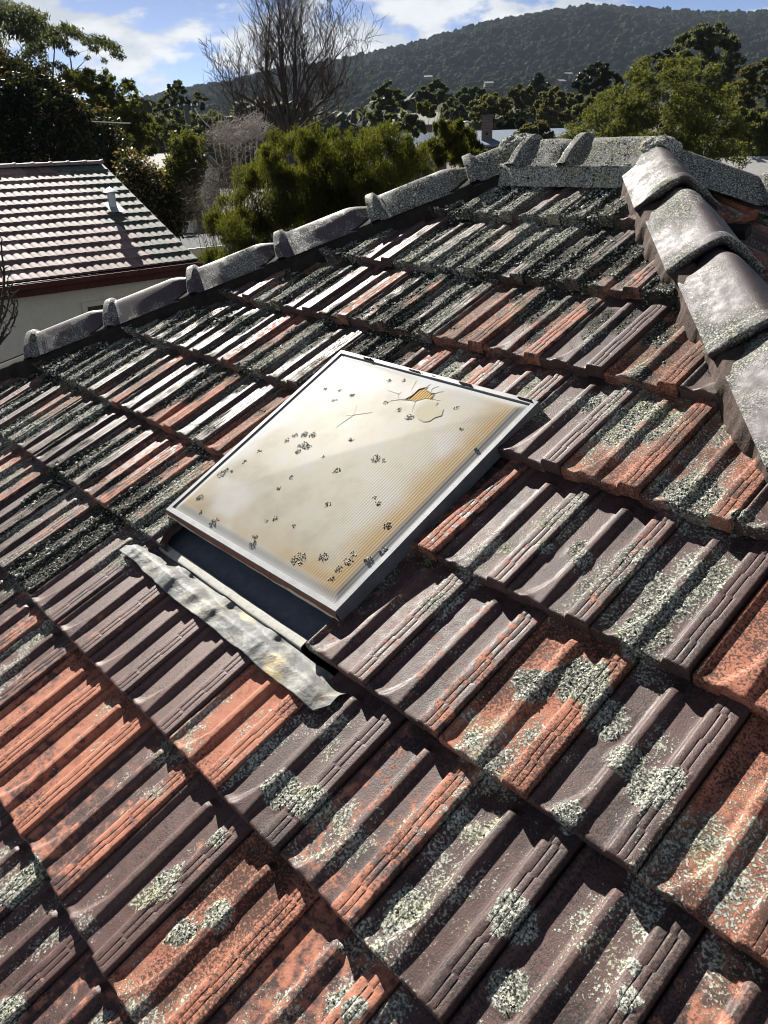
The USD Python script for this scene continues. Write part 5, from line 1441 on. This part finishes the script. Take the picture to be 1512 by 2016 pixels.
# ridge caps
for i in range(24):
    a = R0 + n_al * (i * .40 - .02); b = R0 + n_al * ((i + 1) * .40 + .03)
    if not in_view(np.array([a, b]), 30):
        continue
    ang = np.linspace(-1.15, 1.15, 9)
    ring = [[math.sin(t_) * .13, math.cos(t_) * .13 - .075] for t_ in ang]
    P = np.array([[c_ + np.array([x * (1 + q * .0), 0, z + q]) - HO for x, z in ring] for c_, q in ((a, .014), (a + n_al * .05, .014), (a + n_al * .06, .0), (b, -.004))])
    put('ridge_cap', P.reshape(-1, 3), grid_faces(9, 4), M_NTILE, house, smooth=True, prim={'moss': np.full(36, .35 if i > 2 else .5), 'tint': np.full(36, rs.uniform(.4, .8))})
EAVE = R0 + n_dn * NLEN
# deck under the tiles, gable and walls
mb = MB()
far = 11.5
back = lambda p: np.array([2 * R0[0] - p[0], p[1], p[2]])
e0, e1, r1 = EAVE - n_up * .06, EAVE - n_up * .06 + n_al * far, R0 - n_up * .06 + n_al * far
r0_ = R0 - n_up * .06
V = np.array([r0_, r1, e1, e0, back(e1), back(e0)]) - HO
mb.add(V, [[0, 1, 2], [0, 2, 3], [0, 5, 4], [0, 4, 1]])
mb.put('roof_deck', M_DECK_AND_SHADE, house)
ez = EAVE[2]
mb = MB().box((EAVE[0] - .005, EAVE[1] - far, ez - .30), (EAVE[0] + .03, EAVE[1] + .02, ez - .045), None, -HO); mb.put('fascia', M_FASCIA, house)
# gutter
gp = np.array([[.035, -.05], [.035, -.15], [.06, -.165], [.12, -.165], [.14, -.145], [.14, -.055], [.132, -.055], [.130, -.140], [.045, -.150], [.042, -.05]])
P = np.array([[[EAVE[0] + x, y, ez + z] for x, z in gp] for y in (EAVE[1] + .02, EAVE[1] - far)]) - HO
mb = MB().add(P.reshape(-1, 3), grid_faces(len(gp), 2)); mb.put('gutter', M_FASCIA, house)
WX = EAVE[0] - .42
wy1, wy0 = EAVE[1] - .25, EAVE[1] - far
mb = MB(); mb.box((WX, wy0, GR_Z), (WX + .11, wy1 - 3.4, ez - .1), None, -HO); mb.put('wall', M_RENDER, house)
wz1, wz0 = ez - .62, ez - 1.75
wn_y1, wn_y0 = at(203, 610, np.hypot(*(np.array([WX, EAVE[1] - 3]) - EYE[:2])))[1] + .2, None
# window placed where the photograph shows its upper left corner
dxy = (WX + .11 - EYE[0]) / ray(165, 600)[0]; pw = EYE + ray(165, 600) * dxy
wn_y0 = pw[1]; wz1 = pw[2]; wn_y1 = wn_y0 + 1.5; wz0 = wz1 - 1.1
for lo, hi in (((WX + .0, wy1 - 3.4, GR_Z), (WX + .11, wy1, ez - .1)),):
    pass
USED.pop(path_of(house) + '/wall', None); stage.RemovePrim(path_of(house) + '/wall')
mb = MB()
for lo, hi in (((WX, wy0, GR_Z), (WX + .11, wn_y0, ez - .1)), ((WX, wn_y1, GR_Z), (WX + .11, wy1, ez - .1)), ((WX, wn_y0, wz1), (WX + .11, wn_y1, ez - .1)), ((WX, wn_y0, GR_Z), (WX + .11, wn_y1, wz0))):
    mb.box(lo, hi, None, -HO)
mb.put('wall', M_RENDER, house)
wp = MB().box((WX - .02, wn_y0, wz0), (WX + .02, wn_y1, wz1), None, -HO).put('window', M_PANE, house)
fm = MB()
for lo, hi in (((WX + .02, wn_y0 - .05, wz1 - .05), (WX + .14, wn_y1 + .05, wz1 + .05)), ((WX + .02, wn_y0 - .05, wz0 - .06), (WX + .15, wn_y1 + .05, wz0 + .04)), ((WX + .02, wn_y0 - .05, wz0 + .04), (WX + .138, wn_y0 + .05, wz1 - .05)), ((WX + .02, wn_y1 - .05, wz0 + .04), (WX + .138, wn_y1 + .05, wz1 - .05)), ((WX + .02, wn_y0 + .72, wz0 + .04), (WX + .10, wn_y0 + .77, wz1 - .05))):
    fm.box(lo, hi, None, -HO)
fm.put('frame', M_TRIM, wp)
mb = MB(); mb.box((WX + .11, wy0, ez - .12), (EAVE[0] - .01, wy1, ez - .10), None, -HO); mb.put('eave_lining', M_TRIM, house)
gx0 = 2 * R0[0] - WX
Vg = np.array([[WX + .1, wy1, GR_Z], [WX + .1, wy1, ez], [R0[0], wy1, R0[2] - .16], [gx0, wy1, ez], [gx0, wy1, GR_Z]]) - HO
put('gable_wall', np.vstack([Vg, Vg - [0, .12, 0]]), [[0, 1, 2], [0, 2, 4], [2, 3, 4], [5, 7, 6], [5, 9, 7], [7, 9, 8]], M_RENDER, house)
bv = MB()
for sgn in (1, -1):
    p = np.array([EAVE - [0, 0, .03], R0 - [0, 0, .03], R0 - [0, 0, .22], EAVE - [0, 0, .22]]) if sgn > 0 else np.array([back(EAVE) - [0, 0, .03], R0 - [0, 0, .03], R0 - [0, 0, .22], back(EAVE) - [0, 0, .22]])
    p = p + [0, .02, 0]
    bv.add(np.vstack([p, p - [0, .03, 0]]) - HO, [[0, 1, 2], [0, 2, 3], [4, 6, 5], [4, 7, 6], [0, 4, 5], [0, 5, 1], [3, 2, 6], [3, 6, 7]])
bv.put('barge_board', M_FASCIA, house)

# vent cowl on that roof
vb = None
d = ray(222, 405); k_ = np.dot(R0 + n_up * .03 - EYE, n_up) / np.dot(d, n_up); vb = EYE + d * k_
vent = thing('roof_vent', vb, 0, 'small metal vent pipe with conical cap on the pinkish tiled roof', 'vent')
ms_ = MPP(np.hypot(*(vb - EYE)[:2]))
hv_ = 21 * ms_
MB().tube([[0, 0, -.1], [0, 0, hv_]], .085, 14).put('pipe', M_STEEL, vent, smooth=40)
cone = trimesh.creation.cone(radius=.17, height=.10, sections=20); cone.apply_translation((0, 0, hv_ + .015)); MB().mesh(cone).put('cap', M_BRIGHT, vent, smooth=30)
for a in (0, 2.1, 4.2):
    MB().tube([[.07 * math.cos(a), .07 * math.sin(a), hv_ - .06], [.12 * math.cos(a), .12 * math.sin(a), hv_ + .02]], .008, 4).put('cap_stay', M_STEEL, vent)
Pf = np.array([[x, y] for x in np.linspace(-.16, .30, 8) for y in np.linspace(-.17, .17, 8)])
Pv = np.array([n_dn * a + n_al * b + n_up * (.010 + .006 * math.sin(b * 40)) for a, b in Pf])
put('flashing_sheet', Pv, grid_faces(8, 8), M_STEEL, vent, smooth=True)

# aerial
D = 23.5
ap = at(205, 330, D); ant = thing('aerial', ap, 0, 'thin television aerial on a mast above the ridge of the pinkish roof', 'aerial')
tip = at(203, 241, D) - ap
MB().tube([[0, 0, -.8], tip * .5 + [.01, 0, 0], tip],   .012, 6).put('mast', M_WIRE, ant, smooth=True)
bl, br = at(180, 239, D) - ap, at(257, 243, D) - ap
MB().tube([bl, br], .014, 5).put('boom', M_BRIGHT, ant, smooth=True)
for s in np.linspace(.04, .98, 11):
    c_ = bl + (br - bl) * s; pr = np.cross(br - bl, [0, 0, 1]); pr /= np.linalg.norm(pr)
    ln = .42 - .22 * s
    MB().tube([c_ - pr * ln, c_ + pr * ln], .007, 4).put('rod', M_BRIGHT, ant, smooth=True)

# power pole and its wires
D = 56.0
pb = ground_at(377, D, -.4); ph = z_at(375, 207, D) + .4
pole = thing('power_pole', pb, 0, 'grey power pole with cross arm standing left of the bare tree', 'pole')
MB().tube([[0, 0, 0], [0, 0, ph]], [.20, .155], 12).put('shaft', M_POLE, pole, smooth=True)
pl = at(348, 212, D) - pb; prr = at(392, 209, D) - pb
MB().box((-1, -.06, -.06), (1, .06, .06)).put('cross_arm', M_POLE, pole) if False else MB().tube([pl + [0, 0, 0], prr], .06, 4).put('cross_arm', M_POLE, pole)
for s in (.08, .34, .66, .92):
    c_ = pl + (prr - pl) * s
    MB().tube([c_, c_ + [0, 0, .12], c_ + [0, 0, .2]], [.03, .05, .03], 6).put('insulator', M_BRIGHT, pole, smooth=True)
wires = [((352, 206), D, (150, 262), 44.0, 'thin dark power line running left from the pole over the wispy trees'), ((362, 206), D, (120, 250), 46.0, 'second dark power line running left from the pole, just above the other'), ((382, 212), D, (424, 258), 40.0, 'pale service wire slanting down to the right from the pole'), ((390, 208), D, (760, 262), 90.0, 'dark power line running right from the pole behind the bare tree')]
for (x0, y0), d0, (x1, y1), d1, lab in wires:
    a, b = at(x0, y0, d0), at(x1, y1, d1)
    s = np.linspace(0, 1, 14)[:, None]
    pts = a + (b - a) * s - np.array([0, 0, .16]) * (4 * s * (1 - s))
    w = MB().tube(pts, .011 if 'dark' in lab else .007, 5)
    pr = w.put('power_line', M_WIRE if 'dark' in lab else M_POLE, None, smooth=True)
    tag(pr, lab, 'power line')


# simple far houses: walls, roof planes with eaves, windows, each a thing
def small_house(name, label, px, py, D, width, depth, wall_h, rise, yaw, roofmat, wallmat, seed, windows=2, zbase=None):
    """py is the pixel row of the ridge."""
    top = at(px, py, D); zb = top[2] - wall_h - rise
    t = thing(name, (top[0], top[1], zb), yaw, label, 'house')
    w, d = width / 2, depth / 2
    mb = MB().box((-w, -d, -2), (w, d, wall_h)); mb.add([[-w, -d, wall_h], [-w, d, wall_h], [-w, 0, wall_h + rise]], [[0, 1, 2]]); mb.add([[w, -d, wall_h], [w, d, wall_h], [w, 0, wall_h + rise]], [[0, 2, 1]]); mb.put('wall', wallmat, t)
    o = .45; sl = rise / d
    for sg in (-1, 1):
        q = np.array([[-w - o, 0, wall_h + rise + .02], [w + o, 0, wall_h + rise + .02], [w + o, sg * (d + o), wall_h - sl * o + .02], [-w - o, sg * (d + o), wall_h - sl * o + .02]])
        v = np.vstack([q, q - [0, 0, .12]])
        put('roof', v, [[0, 1, 2], [0, 2, 3], [4, 6, 5], [4, 7, 6], [2, 3, 7], [2, 7, 6], [0, 3, 7], [0, 7, 4], [1, 2, 6], [1, 6, 5]], roofmat, t)
    for q in range(windows):
        x = -w + (q + .5) * width / windows
        for sg in (-1, 1):
            wn = MB().box((x - .55, sg * d - .03, wall_h - 1.5), (x + .55, sg * d + .03, wall_h - .4)).put('window', M_PANE, t)
            fr = MB()
            for lo, hi in (((x - .62, -.05, -1.57), (x + .62, .05, -1.5)), ((x - .62, -.05, -.4), (x + .62, .05, -.33)), ((x - .62, -.05, -1.5), (x - .55, .05, -.4)), ((x + .55, -.05, -1.5), (x + .62, .05, -.4))):
                fr.box(lo, hi, None, np.array([0, sg * d, wall_h]))
            fr.put('frame', M_TRIM, wn)
    return t


bh = small_house('far_house', 'low house with blue-grey metal roof and brown brick chimney behind the ridge', 1000, 256, 60.0, 7.5, 6.0, 2.3, .75, 52, M_BLUE, M_BRICK, 1, 3)
top = at(1000, 256, 60.0)
cb = at(958, 290, 57.5); ch_h = z_at(958, 226, 57.5) - cb[2]
chm = thing('chimney', cb, 40, 'tall dark brick chimney left of the blue-grey roof', 'chimney')
MB().box((-.34, -.30, -2.5), (.34, .30, ch_h - .12)).put('stack', M_BRICK, chm); MB().box((-.42, -.38, ch_h - .12), (.42, .38, ch_h)).put('crown', M_POLE, chm)
MB().box((-.08, -.02, -.08), (.08, .02, .08), None, np.array([.0, -.31, ch_h * .42])).put('flue_hole', M_WIRE, chm)
small_house('far_house', 'long house with white roof between the blossom shrub and the bare tree', 318, 303, 60.0, 5.5, 6.0, 2.4, 1.1, 40, M_WHITE, M_RENDER, 2, 3)
small_house('far_house', 'distant house with pale roof left of the split-crowned gum, under the hill', 832, 222, 150.0, 9.0, 8.0, 2.6, 1.7, 35, M_WHITE, M_BRICK, 3, 3)
small_house('far_house', 'distant house with grey roof just above the middle of the green bush', 826, 262, 85.0, 6.0, 6.0, 2.4, 1.2, 60, M_BLUE, M_BRICK, 4, 2)
small_house('far_house', 'pale roofed house peeping out right of the bushy brown tree', 1090, 258, 90.0, 7.0, 7.0, 2.4, 1.0, 30, M_BLUE, M_RENDER, 5, 2)
small_house('far_house', 'low white roofed building at the right edge below the leafy tree', 1516, 308, 48.0, 5.0, 5.0, 2.4, .9, 30, M_WHITE, M_RENDER, 6, 2)
for i, (x, y, D_, lab) in enumerate([(843, 150, 1000, 'tiny far house on the hill above the split-crowned gum'), (962, 162, 900, 'tiny white house on the hill above the dome-shaped tree'), (1118, 144, 980, 'tiny white house on the hillside left of the dark knobbed tree'), (1104, 158, 880, 'tiny pale house just below another at the foot of the hill, beside the dark tree'), (1242, 133, 980, 'tiny white house on the hillside above the light olive tree')]):
    small_house('hill_house', lab, x, y - 1.5, float(D_), 8.5, 6.0, 1.6, 1.3, 45 + 12 * i, M_WHITE, M_BRICK, 10 + i, 3)
# dark carport roof beyond the gable
cp = at(372, 478, 29.0)
car = thing('carport', (cp[0], cp[1], .2), -8, 'dark flat carport roof with pale edge beyond the gable of the pinkish roof', 'carport')
hz_ = cp[2] - .2
MB().box((-2.2, -1.6, hz_ - .05), (2.2, 1.6, hz_ + .03)).put('roof_sheet', M_DARKROOF, car)
MB().box((2.2, -1.7, hz_ - .22), (2.26, 1.7, hz_ + .06)).put('edge_trim', M_TRIM, car)
for sx in (-2.1, 2.1):
    for sy in (-1.5, 1.5):
        MB().box((sx - .05, sy - .05, 0), (sx + .05, sy + .05, hz_ - .05)).put('post', M_POLE, car)
fp = at(400, 462, 31.5)
fen = thing('paling_fence', (fp[0], fp[1], .2), 45, 'grey paling fence behind the dark carport', 'fence')
for q in range(34):
    h_ = fp[2] - .2 + .015 * math.sin(q * 2.3)
    MB().box((q * .125 - 2.1, -.01, .05), (q * .125 - 2.1 + .115, .01, h_)).put('paling', M_POLE, fen)
MB().box((-2.15, .012, fp[2] - .6), (2.15, .06, fp[2] - .5)).put('rail', M_POLE, fen)
# street lamp
D = 68.0
lb = ground_at(925, D, -.5); lh = z_at(925, 241, D) + .5
lamp = thing('street_lamp', lb, 0, 'slim dark street lamp left of the brick chimney', 'street lamp')
MB().tube([[0, 0, 0], [0, 0, lh - .1]], [.10, .07], 8).put('pole', M_WIRE, lamp, smooth=True)
hd_ = at(918, 240, D) - lb
MB().tube([[0, 0, lh - .12], [hd_[0] * .5, hd_[1] * .5, lh], hd_], .04, 5).put('arm', M_WIRE, lamp, smooth=True)
b = trimesh.creation.icosphere(subdivisions=2, radius=.16); b.apply_scale((1.9, 1.2, .5)); b.apply_translation(hd_); MB().mesh(b).put('lamp_head', M_BRIGHT, lamp, smooth=True)
# mast on the hill
tb = at(838, 98, 1750.0); mh = z_at(838, 82, 1750.0) - tb[2]
mast = thing('radio_mast', tb, 0, 'thin radio mast on the skyline of the hill', 'mast')
MB().tube([[0, 0, -8], [0, 0, mh]], [.5, .25], 5).put('mast_shaft', M_STEEL, mast, smooth=True)
for q in (.5, .8):
    MB().box((-1.4, -.3, mh * q), (1.4, .3, mh * q + .9)).put('antenna_panel', M_STEEL, mast)

# ------------------------------------------------------------------ haze
hz_m = usdkit.material(stage, '/World/Looks/haze_look', {'v': ('principled_volume', {'color': (.66, .80, 1.0), 'density': HAZE, 'anisotropy': .1})}, [], volume='v.volume')
hb = trimesh.creation.box(extents=(8600, 8600, 520)); hb.apply_translation((0, 0, 520 / 2 - 60))
tag(put('haze', hb.vertices, hb.faces, hz_m), kind='stuff')
